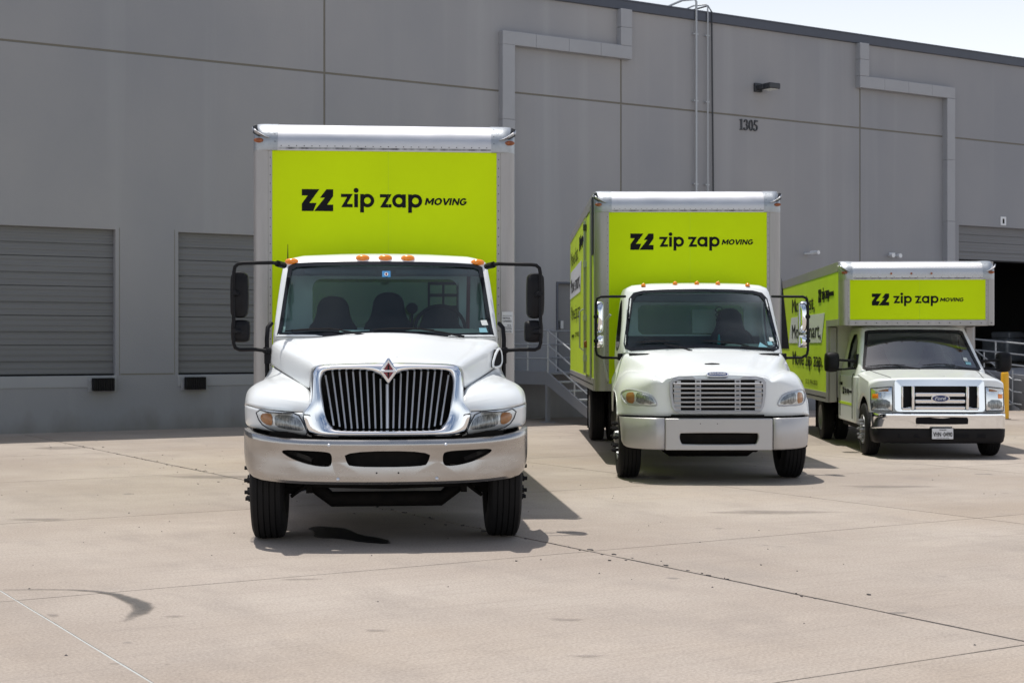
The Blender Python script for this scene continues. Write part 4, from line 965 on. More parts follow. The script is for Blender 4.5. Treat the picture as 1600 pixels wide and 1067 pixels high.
for s in (-1, 1):
    P = lambda q, d=.3: [(s*S(u, py, d)[0], S(u, py, d)[2]) for u, py in q]
    hl = pad(bt, P([(206,639.5),(172,641),(138,644),(130,658),(121,677),(135,678),(152,676),(182,670),(198,660)]), 'headlight', 'lamp_case', r, .012, .02, 4, .02, it=1)
    hp = smooth_poly(P([(206,639.5),(172,641),(138,644),(130,658),(121,677),(135,678),(152,676),(182,670),(198,660)]), 1)
    MB().tube([(a, hit(bt, a, b)-.012, b) for a, b in hp+[hp[0]]], .006, 5, False).build('lamp_gasket', 'fixture', hl)
    ht = bvh_eval(hl)
    pad(ht, P([(173,646),(150,647.5),(135,652),(127,669.5),(135,671),(152,669.5),(172,665),(174,656)]), 'headlamp_lens', 'lamp', hl, .006, .012, 3, .01, it=1)
    pad(ht, P([(196,646),(186,644.5),(178,646),(177,661),(180,664),(190,661.5),(197,655)]), 'indicator_lens', 'amber_dull', hl, .006, .012, 3, .01, it=1)
# chrome grille surround
O = [(0,566),(12,566),(26,566),(66,567),(103,568.3),(114,573),(118.5,586),(119,610),(119,632),(138,643.8),(131,662),(126,681.5),(95,683.5),(60,684.5),(0,684.5)]
I = [(0,598),(12,589),(23,581),(60,580),(90,581),(98,585),(101,596),(99,613),(96,630),(92,646),(88,658),(82,667),(66,669),(40,669.5),(0,669.5)]
def dface(py): return .13+(684-py)/118*.17
rows = [[], [], [], [], []]
for (a, b), (c, d) in zip(O, I):
    leg = .06 if a > 120 else 0
    for k, (t, dd) in enumerate(((0, .02), (.06, -.04), (.5, -.075), (.93, -.045), (1, .10))):
        u, py = lerp(a, c, t), lerp(b, d, t); rows[k].append(S(u, py, dface(py)+dd+leg*(1-t)))
gs = MB().grid([[(-x, y, z) for x, y, z in q[:0:-1]]+q[:-1] for q in rows], True).build('grille_surround', 'chrome', r, sub=2)
for k in range(-9, 10):
    a = abs(k); sg = 1 if k >= 0 else -1
    ut, ub = 10.65*a, 9.25*a; yt = {0: 600, 1: 592, 2: 583.5}.get(a, 580.5)+(1.5 if a == 9 else 0); yb_ = 669 if a < 8 else 668-(a-7)*2
    if a == 9: yt = 586
    hw = 2.4 if a == 0 else 1.45
    p = []
    for (u, py) in ((ut, yt), (ub, yb_)):
        dd = dface(py)-.02; c = S(u*sg, py, dd); w_ = hw*(T.D+dd)/F; p.append([(c[0]-w_, c[1], c[2]), (c[0], c[1]-.012, c[2]), (c[0]+w_, c[1], c[2]), (c[0]+w_*.6, c[1]+.05, c[2]), (c[0]-w_*.6, c[1]+.05, c[2])])
    MB().grid(p, True).build('grille_bar', 'chrome_bar', r, smooth=60)
rad = MB().box((S(-104,0,.3)[0], .42, S(0,690,.3)[2]), (S(104,0,.3)[0], .46, S(0,574,.3)[2])); rad.build('radiator', 'dark', r)
rf = MB()
for k in range(22): z = lerp(S(0,664,.4)[2], S(0,590,.4)[2], k/21); rf.box((-.44, .405, z), (.44, .415, z+.006))
for k in range(3): rf.box((-.45+k*.44, .395, .95), (-.43+k*.44, .41, 1.4))
tag(rf.build('radiator_fins', 'dark', r), kind='stuff')
# emblem
ex, ez = 0.008, S(0,580,.1)[2]; em = lambda s_: [(ex, ez+.115*s_), (ex+.076*s_, ez), (ex, ez-.105*s_), (ex-.076*s_, ez)]
fm = lambda a, b, c: Vector((a, .155-c, b))
e0 = MB().prism(em(1), fm, -.06, .035).build('emblem', 'chrome', r, bevel=.012, seg=2)
MB().prism(em(.72), fm, .0, .042).build('emblem_rim', 'chrome_bar', e0); MB().prism(em(.62), fm, .0, .046).build('emblem_field', 'red', e0)
MB().box((ex-.055, .155-.052, ez-.007), (ex+.055, .12, ez+.010)).build('emblem_bar', 'chrome_bar', e0, bevel=.003)
bb = MB(); bb.box((ex-.006, .155-.049, ez-.05), (ex+.006, .12, ez+.05)); bb.build('emblem_letter', 'ink', e0)
# bumper
ux = [0,40,80,110,135,160,180,195,207,214,218.5,220,220.5]
dx = [0,.003,.012,.025,.045,.075,.115,.16,.22,.28,.36,.46,.60]
tp = [687.5,687.4,687,686.3,685.4,683.6,681.3,679,676.3,673.8,671,668.5,667]
bt_ = [757,756.8,756.3,755.5,754.4,752.5,750,747.5,743,736,724,712,704]
rows = []
for t, dd in ((-.0, .09), (0, .0), (.06, -.018), (.14, -.022), (.20, -.012), (.5, .0), (.8, -.012), (.94, -.004), (1, .03), (1, .09)):
    rows.append([S(u, lerp(a, b, t), d+dd) for u, d, a, b in zip(ux, dx, tp, bt_)])
fr2 = full_cols(rows[1:-1]); n = len(fr2[0]); m_ = len(fr2)
inner = [[(x*.965, y+.05, z) for x, y, z in row] for row in fr2]
mb = MB(); mb.grid(fr2); mb.grid(inner); o2 = m_*n
for i in range(n-1):
    mb.f.append((i, i+1, o2+i+1, o2+i)); a_ = (m_-1)*n; mb.f.append((a_+i, a_+i+1, o2+a_+i+1, o2+a_+i))
for j in range(m_-1):
    for e_ in (0, n-1): mb.f.append((j*n+e_, (j+1)*n+e_, o2+(j+1)*n+e_, o2+j*n+e_))
bump = mb.build('bumper', 'bumper1', r, merge=.0004, smooth=50)
sm = lambda pts: smooth_poly(pts, 2)
c3 = MB().prism([XZ(u, py, .0) for u, py in sm([(-68,704.5),(68,704.5),(64,722),(57,729.5),(-57,729.5),(-64,722)])], lambda a, b, c: Vector((a, c, b)), -.3, .25)
cuts = [c3]
for s in (-1, 1): cuts.append(MB().prism([(s*x, z) for x, z in [XZ(u, py, .06) for u, py in sm([(170,701.3),(130,702.5),(92,704.5),(86,709),(86,723),(91,728.5),(120,725.5),(150,715.5)])]], lambda a, b, c: Vector((a, c, b)), -.3, .6))
cut(bump, [c for c in cuts])
lipm = MB()
for poly in ([(-68,704.5),(68,704.5),(64,722),(57,729.5),(-57,729.5),(-64,722)],):
    pass
for (u, py) in ((-91,695),(91,695),(-77,748),(77,748)):
    c = S(u, py, .0); MB().lathe([(.02, .014), (-.022, .014), (-.03, .008), (-.031, 0)], (c[0], .0+.012*(abs(u)/80)**2, c[2]), 'y', 10).build('bumper_bolt', 'chrome_bar', bump, smooth=50)
for u in (-17, 17): c = S(u, 738.5, 0); MB().lathe([(-.0145, .007), (-.015, 0)], (c[0], 0, c[2]), 'y', 8).build('bolt_hole', 'ink', bump)
bk = MB(); bk.box((-.95, .24, .66), (.95, .30, .93)); bk.box((-.4, .12, .60), (.4, .2, .82)); bk.tube([(-.95, .2, .82), (-.6, .12, .70)], .03, 6); bk.tube([(.95, .2, .82), (.62, .12, .70)], .03, 6); bk.build('bumper_bracket', 'dark', r)
for s in (-1, 1):
    MB().tube([(s*.80, .70, .36), (s*.62, .62, .50), (s*.50, .55, .62), (s*.46, .6, .78)], .016, 6).build('brake_hose', 'dark', r, smooth=50)
    MB().lathe([(.62, .0), (.62, .055), (.80, .055), (.80, .0)], (s*.56, 0, .52), 'y', 12).build('brake_chamber', 'dark', r, smooth=40)
MB().tube([(-.36, .66, .50), (.1, .64, .46), (.42, .68, .52)], .03, 8).build('drag_link', 'dark', r, smooth=50); MB().box((-.30, .5, .50), (.26, .9, .62)).build('oil_pan', 'dark', r, bevel=.03)
MB().tube([(-.62, .34, .60), (-.2, .3, .52), (.25, .3, .52), (.62, .34, .60)], .022, 8).build('sway_bar', 'dark', r, smooth=50)
engine_block(T, .62, .5, 1.5, .72, 1.36); MB().box((-.99, .9, 1.02), (.99, 1.5, 1.06)).build('splash_shield', 'dark', r)
for s in (-1, 1): MB().box((s*.62, .62, .95), (s*.66, 1.4, 1.3)).build('wheel_well', 'dark', r)
MB().box((-.95, 1.4, .72), (.95, 2.6, .84)).build('cab_floor', 'dark', r)
MB().lathe([(1.5, .3), (2.9, .3), (2.95, .0)], (-.8, 0, .62), 'y', 20).build('fuel_tank', 'alu', r, smooth=40)
MB().box((.62, 1.6, .42), (1.05, 2.5, .8)).build('battery_box', 'black', r, bevel=.02)
for s in (-1, 1): MB().box((s*.7, 1.55, .38), (s*1.12, 2.3, .42)).box((s*.7, 1.55, .66), (s*1.1, 2.3, .70)).build('cab_step', 'steel', r)
wheel(r, -.985, .86, .50, .285, -1); wheel(r, .985, .86, .50, .285, 1); axle_front(T, .86, .50, .985)
chassis(T, .5, 10.3, .78, 1, .50, .97, .25, 7.6)
box_body(T, 2.9, 7.9, 1.293, .98, 3.83, .185, .12, .285, .235, *XZ(476-605.0, 331, 2.9), 1/5.517*14.9/F)
# marker lights on the roof, wipers, mirrors
for u, py, yy in ((-145,409,1.84), (-35,403.8,1.87), (0,403.6,1.87), (35,403.8,1.87), (145,409,1.84)):
    c = S(u-1, py, yy); yy2 = hit(ctree, c[0], c[2]-.004, yy); marker(T, c[0], yy2-.004, c[2], .036)
MB().lathe([(2.41, .006), (2.44, .005), (2.56, .002)], (-.90, 1.95, 0), 'z', 6).build('antenna', 'black', r)
XW = lambda u, py: wz(u, py)
wiper(T, ctree, XW(-20,527), XW(-90,513), XW(-157,517.5), XW(-68,515)); wiper(T, ctree, XW(122,526), XW(50,514), XW(-20,515), XW(75,515.5))
cw = MB().box((-.9, 1.36, 1.58), (.9, 1.45, 1.63)); cw.build('cowl', 'black', r)
for s in (-1, 1):
    q = lambda u, py, d=1.35: (s*S(u, py, d)[0]+(.02 if u > 200 else 0), d, S(u, py, d)[2])
    arm = MB().tube([q(157,414.5,1.75), q(170,412.5,1.5), q(176,411.5), q(225,412.5), q(232,413.5), q(237,418), q(238.5,426), q(239,536), q(236.5,543.5), q(230,546.5), q(205,546), q(184,548)], .0165, 8)
    a_ = arm.build('mirror_arm', 'black', r, smooth=50)
    MB().tube([q(158,415.5,1.7), q(168,413,1.5)], .030, 8).build('arm_mount', 'black', a_, smooth=50); MB().tube([q(188,547), q(180,549,1.4)], .03, 8).build('arm_mount', 'black', a_, smooth=50)
    x1, x0 = q(217,0)[0], q(245,0)[0]
    if s > 0: x0, x1 = q(218,0)[0], q(246,0)[0]
    mirror_head(T, a_, min(x0, x1), max(x0, x1), q(0,497)[2], q(0,425)[2], 1.37, 'black', .12, .03, .025)
    x1, x0 = q(214.5,0)[0], q(244,0)[0]
    mirror_head(T, a_, min(x0, x1), max(x0, x1), q(0,535)[2], q(0,500)[2], 1.37, 'black', .10, .03, .03)
    MB().tube([q(238.5,458,1.30), q(232,460,1.36)], [.022, .026], 8).build('mirror_clamp', 'black', a_, smooth=50); MB().tube([q(238.5,517,1.30), q(228,518,1.36)], [.022, .028], 8).build('mirror_clamp', 'black', a_, smooth=50)
    MB().tube([q(177,505,1.5), q(183,512,1.45), q(184.5,530,1.42), q(184,590,1.42)], .02, 8).box((q(180,0)[0], 1.38, q(0,568)[2]), (q(189,0)[0], 1.46, q(0,545)[2])).build('door_hinge_post', 'black', r, smooth=50)
# intake on the left cheek of the hood (right in the photo)
ic = Vector(S(171.5, 558, 1.20)); U_ = Vector((.62, .78, 0)); Z_ = Vector((-.10, .12, .98)).normalized(); N_ = Vector((.78, -.62, .1))
ivs = [ic+U_*a+Z_*b for a, b in smooth_poly([(-.10,-.085),(-.03,-.095),(.06,-.07),(.075,.03),(.05,.085),(-.02,.03)], 2)]
MB().add([p+N_*.02 for p in ivs]+[p-N_*.05 for p in ivs], [tuple(range(len(ivs)))]+[(k, (k+1) % len(ivs), len(ivs)+(k+1) % len(ivs), len(ivs)+k) for k in range(len(ivs))]).build('hood_intake', 'ink', r)
MB().tube([p+N_*.015 for p in ivs+[ivs[0]]], .011, 6, False).build('intake_rim', 'white', r, smooth=50)
# labels and things on the glass
def glass_pad(name, m, q, proud=.0, off=None, parent=None, wzf=None):
    return conform(MB(), ctree, [wzf(u, py) for u, py in q], -.004, 0, 1, .006, 1.5).build(name, m, parent or r)
st = glass_pad('permit_sticker', 'sticker_blue', [(-6,423.5),(7,423.5),(7,433),(-6,433)], wzf=wz)
conform(MB(), ctree, [wz(*p) for p in ellipse(.5, 428.3, 3, 3, 12)], -.002, 0, 1, .0, 1.5).build('sticker_seal', 'paper', st)
conform(MB(), ctree, [wz(*p) for p in ellipse(.5, 428.3, 1.6, 1.8, 10)], -.0005, 0, 1, .0, 1.5).build('sticker_seal', 'red', st)
glass_pad('inspection_sticker', 'paper', [(148.5,500),(158,499.5),(161,507.5),(151,508)], wzf=wz)
glass_pad('registration_sticker', 'sticker_teal', [(146,512),(157.5,512),(160,519),(147,519)], wzf=wz)
dp = MB().box((-.42, 1.50, 1.72), (-.15, 1.68, 1.725)).build('dashboard_paper', 'paper', r)
for v in dp.data.vertices: v.co.z += (v.co.y-1.50)*.25
db = MB().grid([[(x, y, z) for x in (-.93, -.4, 0, .3, .36, .8, .93)] for y, z in ((1.42, 1.60), (1.5, 1.70), (1.62, 1.73), (1.8, 1.73), (1.9, 1.66), (1.9, 1.3))])
for v in db.v:
    if .3 < v.x < .85 and 1.55 < v.y < 1.95: v.z += .05
db.build('dashboard', 'dash', r, smooth=60)
seat(T, -.50, 2.30, 1.28, .50, .82); seat(T, .03, 2.36, 1.28, .50, .86); seat(T, .52, 2.25, 1.28, .54, .74); steering(T, .50, 1.86, 1.78, .23)
MB().box((-.9, 2.545, 1.0), (.9, 2.57, 1.78)).build('cab_rear_lining', 'cabin', r)
MB().tube([(.80, 2.45, 2.3), (.78, 2.35, 1.5)], .02, 6).build('seat_belt', 'belt', r)
MB().lathe([(-.015, .0), (-.015, .05), (.01, .055), (.01, 0)], (.25, 2.2, 1.98), 'y', 20).tube([(.25, 2.2, 1.93), (.25, 2.25, 1.75)], .012, 6).build('dash_fan', 'black', r, smooth=50)
wg = MB()
for i in range(3): wg.box((.42+i*.14-.01, 2.57, 1.84), (.42+i*.14+.012, 2.585, 2.24))
for j in range(4): wg.box((.41, 2.572, 1.87+j*.115), (.715, 2.587, 1.90+j*.115))
wg.build('window_guard', 'black', r)
MB().box((-.93, 1.86, 2.27), (.93, 1.98, 2.35)).build('header_panel', 'cabin', r, bevel=.02)
for s in (-1, 1): MB().box((s*.08, 1.82, 2.28), (s*.75, 1.86, 2.33)).build('sun_visor', 'cabin', r, bevel=.01)
# clearance label on the right corner post
c0 = (XZ(786-603.2,487,2.9), XZ(803-603.2,520,2.9)); fmc = lambda a, b, c: Vector((a, 2.885-c, b))
cl = MB().box((c0[0][0], 2.882, c0[1][1]), (c0[1][0], 2.90, c0[0][1])).build('clearance_label', 'plate', r)
tl = MB(); x0, x1, zt, zb = c0[0][0], c0[1][0], c0[0][1], c0[1][1]; h_ = zt-zb
tl.box((x0+.008, 2.8805, zt-h_*.19), (x1-.01, 2.884, zt-h_*.175)); tl.box((x0+.008, 2.8805, zt-h_*.72), (x1-.01, 2.884, zt-h_*.705))
text(tl, 'VERTICAL', fmc, x0+.008, zb+h_*.66, .075, h_*.085, .008, 0, .005); text(tl, 'CLEARANCE', fmc, x0+.008, zb+h_*.52, .088, h_*.085, .008, 0, .005)
text(tl, "12'-6", fmc, x0+.055, zb+h_*.33, .035, h_*.075, .008, 0, .005); text(tl, 'LOCATION', fmc, x0+.028, zb+h_*.17, .068, h_*.07, .008, 0, .005); text(tl, 'CONDUCTED', fmc, x0+.008, zb+h_*.03, .088, h_*.08, .008, 0, .005)
tl.build('label_print', 'ink', cl)
# seam between fender and lower panel, hood shut line
for s in (-1, 1):
    MB().tube([(s*x, y-.0, z) for x, y, z in [S(118,608,.425), S(140.5,594.5,.77), S(158,583.3,1.04), S(173,573,1.29)]], .006, 5).build('shut_line', 'fixture', r)

# ================================================================== side print used on both vans that show their left side
def livery(T, x, yr0, z, k=1.0, stripe=True):
    """left side: x = plane, yr0 = where the first letter starts (rear end), z = height of the middle baseline"""
    r = T.root; fm = lambda a, b, c: Vector((x-c, yr0-a*k, z+b*k))
    w_ = MB().prism([(-.52,-.09),(-.15,.41),(4.25,.41),(3.85,-.09)], fm, 0, .004).build('white_print', 'plate', r)
    for ph, x_, y_, w__, h_, bo__, c_ in (('Move fast,', .0, .50, 3.05, .28, .034, .006), ('Move smart,', .0, .0, 3.8, .28, .034, .008), ('Move zip zap.', .08, -.51, 3.95, .28, .034, .006), ('zipzapmoving.com', .3, -.84, 1.2, .085, .03, .006), ('(512) 994-0033', 1.9, -.83, 1.5, .085, .03, .006)):
        text(MB(), ph, fm, x_, y_, w__, h_, bo__, 0, c_).build('side_lettering', 'ink', r)
    t = MB(); zz_logo(t, fm, 3.52, .60, .0012, .006); t.build('logo_print', 'ink', r)
    if stripe: MB().prism([(-1.75,1.25),(-1.72,1.25),(-.5,-.20),(-1.75,-.20)], fm, 0, .004).build('dark_print', 'ink', r)

# ================================================================== TRUCK B, middle
T = B = Truck('box_truck', 2.437, 17.7, 0); r = T.root
tag(r, 'white-cab box truck in the middle, with a silver horizontal-slat grille and chrome mirrors', 'truck')
S, XZ = T.S, T.xz
rings = [(.80, 1.0, 1.56), (1.40, 1.045, 1.50), (1.54, 1.04, 1.45), (1.75, 1.022, 1.58), (1.95, 1.0, 1.71), (2.15, .98, 1.83), (2.33, .955, 1.95), (2.385, .93, 1.99), (2.425, .85, 2.06), (2.452, .62, 2.2), (2.464, .3, 2.4)]
def wz2(u, py): d = interp([452, 550], [1.95, 1.45], py); return XZ(u, py, d)
wo = [(0,451.5),(50,452),(86,453.5),(101,457),(109,466),(118,515),(122.5,537),(121,545),(112,548.5),(60,545.5),(0,543.5)]
wi = [(0,456),(50,456.5),(84,458),(96,461),(102.5,469),(113,517),(117,534),(115,540.5),(107,543.5),(60,541),(0,539)]
shell2, ct2 = cab(T, rings, .12, .12, 2.85, [wz2(*p) for p in wo], [wz2(*p) for p in wi], rrect(-.72, 1.78, .72, 2.18, .08), smooth_poly([(1.85,1.62),(2.65,1.55),(2.65,2.22),(2.2,2.22)], 2), 1.0)
def hood_h(x, y):
    t = min(1, max(0, (y-.3)/1.2)); wh = lerp(.60, 1.0, t**.9); zc = lerp(1.295, 1.56, t**.85)-.035*(x/wh)**2
    xc = lerp(.40, .74, t)
    return zc-.42*sstep(wh-.02, wh+.26, abs(x))+.020*(1-sstep(xc-.035, xc+.02, abs(x)))*min(1, t*3+.2)
def fend_h(x, y):
    q = (abs(x)-.93)/(.38 if abs(x) < .93 else .245)
    if abs(q) >= 1: return .6
    h = .90+.42*(1-abs(q)**2.4)**(1/2.2); return h-.10*sstep(1.1, 1.6, y)
topf = lambda x, y: smax(hood_h(x, y), fend_h(x, y), .09)
y0f = lambda x: .13+.40*max(0, (abs(x)-.60)/.56)**2.3
nose2 = nose(T, 1.16, .795, y0f, .03, lambda x: lerp(.10, .48, sstep(.6, 1.0, x)), lambda x: lerp(.022, .24, sstep(.56, 1.0, x)), topf, 1.52, (.98, .52, .60), N=40)
nt2 = bvh_eval(nose2)
def frame_ring(tree, outer, inner, name, m, parent, proud, back=.03):
    return ring_strip(MB(), tree, outer, inner, proud, back).build(name, m, parent, smooth=40)
oz = lambda u, py, d=.12: XZ(u, py, d)
go = dense([oz(*p) for p in [(60,587.5),(70,590),(75.5,597),(75,615),(72,634),(68,642),(60,645.5),(-60,645.5),(-68,642),(-72,634),(-75,615),(-75.5,597),(-70,590),(-60,587.5),(-40,587.5),(-34,591.5),(34,591.5),(40,587.5)]], 3)
gi = dense([oz(*p) for p in [(60,593),(67,594.5),(70.5,599),(70.5,615),(68.5,632),(66,638.5),(59,641.5),(-59,641.5),(-66,638.5),(-68.5,632),(-70.5,615),(-70.5,599),(-67,594.5),(-60,593),(-40,593),(-34,593.5),(34,593.5),(40,593)]], 3)
sr = frame_ring(nt2, go, gi, 'grille_surround', 'grey_plastic', r, .045)
dk = MB().prism([(x*.99, z) for x, z in gi[::3]], lambda a, b, c: Vector((a, .118-c, b)), -.02, .0).build('radiator', 'dark', r)
for k in range(7):
    py = 599.5+k*7.15; hw = interp([594, 615, 641], [70, 70, 66], py); c = S(0, py, .1)[2]; w_ = hw*17.8/F
    MB().grid([[(x, y, c+dz) for x in (-w_, -w_*.5, 0, w_*.5, w_)] for y, dz in ((.115, .009), (.085, .011), (.078, .004), (.085, -.010), (.115, -.012))]).build('grille_slat', 'grey_plastic', r, smooth=30)
for s in (-1, 1):
    MB().box((s*S(26.5,0,.1)[0], .098, S(0,641.5,.1)[2]), (s*S(35.5,0,.1)[0], .115, S(0,593.5,.1)[2])).build('grille_upright', 'grey_plastic', r)
    sl_ = MB()
    for k in range(7): py = 596+k*7.15; a = S(28.5, py-1, .1); b = S(33.5, py+1, .1); sl_.box((s*a[0], .094, a[2]), (s*b[0], .099, b[2]))
    sl_.build('grille_slot', 'ink', r)
    MB().box((s*S(58,0,.1)[0], .10, S(0,641,.1)[2]), (s*S(68.5,0,.1)[0], .115, S(0,594.5,.1)[2])).build('grille_side_panel', 'grey_plastic', r)
    MB().lathe([(-.004, .012), (-.01, .0)], (s*S(66,0,.1)[0], .075, S(0,597,.1)[2]), 'y', 8).build('grille_screw', 'ink', r)
    cc = 1116.4
    hpx = [(55,400),(60,362),(90,345),(130,340),(180,350),(270,375),(300,410),(318,450),(306,465),(120,460),(80,445)]
    P = lambda pts: [(s*XZ(cc-(960+a/5), 540+b/5, .4)[0], XZ(0, 540+b/5, .4)[1]) for a, b in pts]
    hl = pad(nt2, P(hpx), 'headlight', 'lamp_case', r, .006, .03, 4, .02, it=1); ht = bvh_eval(hl)
    gp = smooth_poly(P(hpx), 1); MB().tube([(a, hit(nt2, a, b)-.005, b) for a, b in gp+[gp[0]]], .009, 5, False).build('lamp_gasket', 'grey_plastic', hl)
    pad(ht, P([(160,362),(200,365),(260,385),(290,415),(305,450),(160,452)]), 'headlamp_lens', 'lamp', hl, .004, .01, 2, .01, it=1)
    pad(ht, P([(92,372),(120,360),(150,362),(150,448),(110,446),(90,430)]), 'indicator_lens', 'amber_dull', hl, .004, .01, 2, .01, it=1)
et_ = lambda a, b, c: Vector((a, .150+b*.62-c*.78, 1.284+b*.78+c*.62))
em2 = MB().prism([(.135*math.copysign(abs(math.cos(t))**.55, math.cos(t)), .037*math.copysign(abs(math.sin(t))**.8, math.sin(t))) for t in [2*math.pi*k/28 for k in range(28)]], et_, -.05, .012).build('emblem', 'chrome_bar', r, bevel=.004)
MB().prism([(.118*math.copysign(abs(math.cos(t))**.55, math.cos(t)), .026*math.copysign(abs(math.sin(t))**.8, math.sin(t))) for t in [2*math.pi*k/28 for k in range(28)]], et_, 0, .014).build('emblem_field', 'blue_oval', em2)
text(MB(), 'FREIGHTLINER', et_, -.10, -.012, .20, .024, .03, 0, .0155).build('emblem_letter', 'plate', em2)
vz = topf(0, .62); MB().tube([(-.09, .62, vz+.004), (0, .615, vz+.006), (.09, .62, vz+.004)], [.006, .011, .006], 8).build('hood_latch', 'ink', r, smooth=50)
iv2 = [(s_*1.03, y, z) for s_, y, z in ((1, 1.30, 1.30), (1, 1.36, 1.40), (1, 1.44, 1.43), (1, 1.50, 1.36), (1, 1.46, 1.26), (1, 1.38, 1.24))]
MB().prism([(y, z) for _, y, z in iv2], lambda a, b, c: Vector((c, a, b)), .98, 1.055).build('hood_intake', 'grey_plastic', r, bevel=.01)
# bumper in three pieces
def plan(x): return .0+(.0 if x < .62 else .34*((x-.62)/.52)**2.2)
JX = .638
mb = MB(); cen = []
prof = [(.06, .772), (.012, .772), (.0, .762), (.0, .58), (.004, .41), (.02, .396), (.07, .396)]
cen = MB().grid([[(lerp(-JX, JX, k/12)*(1 if z > .41 else .97), y, z) for k in range(13)] for y, z in prof]).grid([[(lerp(-JX, JX, k/12)*(1 if z > .41 else .97), .07, z) for k in range(13)] for z in (.772, .396)])
bx = MB().box((-JX+.004, -.0, .398), (JX-.004, .07, .770)).build('bumper', 'bumper2', r)
bo_ = [XZ(u, py, 0) for u, py in smooth_poly([(-61,678.5),(-59,676.5),(59,676.5),(61.5,678.5),(61.5,685),(59,692),(56,694.5),(-56,694.5),(-59,692),(-61.5,685)], 1)]
cut(bx, [MB().prism(bo_, lambda a, b, c: Vector((a, c, b)), -.2, .3)])
md = bx.modifiers.new('b', 'BEVEL'); md.width = .012; md.segments = 2; md.limit_method = 'ANGLE'; md.angle_limit = R(60)
for s in (-1, 1):
    xs = [JX+.004, .75, .86, .95, 1.02, 1.075, 1.11, 1.13, 1.135, 1.135]; ys = [plan(x) for x in xs]; ys[-3:] = [.36, .45, .60]
    zb_l = [.400, .402, .405, .408, .412, .42, .44, .475, .50, .52]
    rows = []
    for t, dd, ix in ((0, .07, 0), (.0, .012, 0), (.03, 0, 0), (.5, .0, 0), (.95, .0, 1), (1, .02, 1), (1, .07, 1)):
        rows.append([(s*(x-.02*t*(i/9)), y+dd, lerp(.775, zb, t)) for i, (x, y, zb) in enumerate(zip(xs, ys, zb_l))])
    MB().grid(rows).build('bumper_end', 'bumper2', r, smooth=50, solid=.008)
    MB().lathe([(-.001, .006), (-.003, 0)], (s*.10-.12, 0, .71), 'y', 8).build('bolt_hole', 'ink', r)
gr = MB(); gr.box((-.5, .08, .43), (.5, .1, .74))
for k in range(5): gr.box((-.42+k*.18, .05, .50), (-.30+k*.18, .06, .508))
gr.box((-.46, .06, .56), (.46, .07, .575)); gr.build('lower_grille', 'dark', r)
MB().box((-.9, .3, .74), (.9, .5, .82)).box((-.55, .1, .76), (.55, .3, .81)).build('bumper_bracket', 'dark', r)
engine_block(T, .60, .45, 1.5, .62, 1.2); MB().box((-.98, 1.45, .70), (.98, 2.8, .84)).build('cab_floor', 'dark', r)
MB().box((-.5, .2, .36), (.5, .9, .45)).build('oil_pan', 'dark', r, bevel=.03)
for s in (-1, 1): MB().box((s*.60, .6, .9), (s*.64, 1.5, 1.15)).build('wheel_well', 'dark', r)
wheel(r, -1.0, .98, .50, .28, -1); wheel(r, 1.0, .98, .50, .28, 1); axle_front(T, .98, .50, 1.0)
chassis(T, .6, 10.9, .76, 1, .50, .98, .25, 8.3)
MB().lathe([(2.2, .3), (3.6, .3), (3.65, 0)], (-.74, 0, .60), 'y', 20).build('fuel_tank', 'dark', r, smooth=40)
box_body(T, 3.14, 8.6, 1.295, 1.0, 3.785, .20, .10, .31, .235, *XZ(985-1074.8, 390.5, 3.14), .1355*20.84/F/1.0)
livery(T, -1.298, 11.2, 2.62, 1.0, False)
# side door of the box, its rods and rub strip
dr = MB().box((-1.318, 3.85, 1.20), (-1.296, 4.95, 3.55)).build('side_door', 'lime_side', r, bevel=.006)
for y in (3.82, 4.97): MB().box((-1.325, y-.03, 1.15), (-1.30, y+.03, 3.60)).build('door_frame', 'alu_post', r)
MB().box((-1.325, 3.82, 3.57), (-1.30, 4.97, 3.63)).build('door_frame', 'alu_post', r)
MB().tube([(-1.35, 4.85, 1.22), (-1.35, 4.85, 3.5)], .016, 8).build('lock_rod', 'galv', dr, smooth=50)
for z in (1.4, 2.0, 2.8, 3.35): MB().box((-1.37, 4.80, z), (-1.31, 4.90, z+.09)).build('rod_bracket', 'fixture' if z > 3 else 'galv', dr)
MB().tube([(-1.33, 5.3, 1.55), (-1.40, 5.3, 1.6), (-1.40, 5.3, 2.15), (-1.33, 5.3, 2.2)], .012, 8).build('grab_handle', 'galv', r, smooth=50)
MB().box((-1.36, 4.78, 1.60), (-1.31, 4.86, 1.70)).build('padlock', 'amber_dark', dr, bevel=.01)
MB().box((-1.318, 3.30, 2.9), (-1.30, 3.6, 3.7)).build('rub_plate', 'fixture', r)
# roof lamps, trim, mirrors
for u, py in ((-93.5,445.5), (-44,443), (-10+0,442), (23,442.5), (69.5,444.5)):
    c = S(u+9.5, py, 2.06); h_ = ct2.ray_cast(Vector((c[0], 2.10, 4)), Vector((0, 0, -1))); zz = h_[0].z if h_[0] else c[2]; marker(T, c[0], 2.10, zz-.004, .032, up=True)
wiper(T, ct2, wz2(-18,548), wz2(-60,537), wz2(-104,535), wz2(-35,534)); wiper(T, ct2, wz2(112,548), wz2(60,540), wz2(0,532), wz2(72,540))
glass2 = lambda name, m, q: conform(MB(), ct2, [wz2(u, py) for u, py in q], -.004, 0, 1, .006, 1.5).build(name, m, r)
glass2('inspection_sticker', 'paper', [(106,527),(112,527),(114,533),(107,533)]); glass2('registration_sticker', 'sticker_teal', [(102.5,533.5),(110,533.5),(112,539),(104,539)]); glass2('dashboard_paper', 'sticker_teal', [(91,534.5),(103,542.5),(88,542)])
MB().box((-.95, 1.36, 1.50), (.95, 1.50, 1.53)).build('cowl', 'black', r)
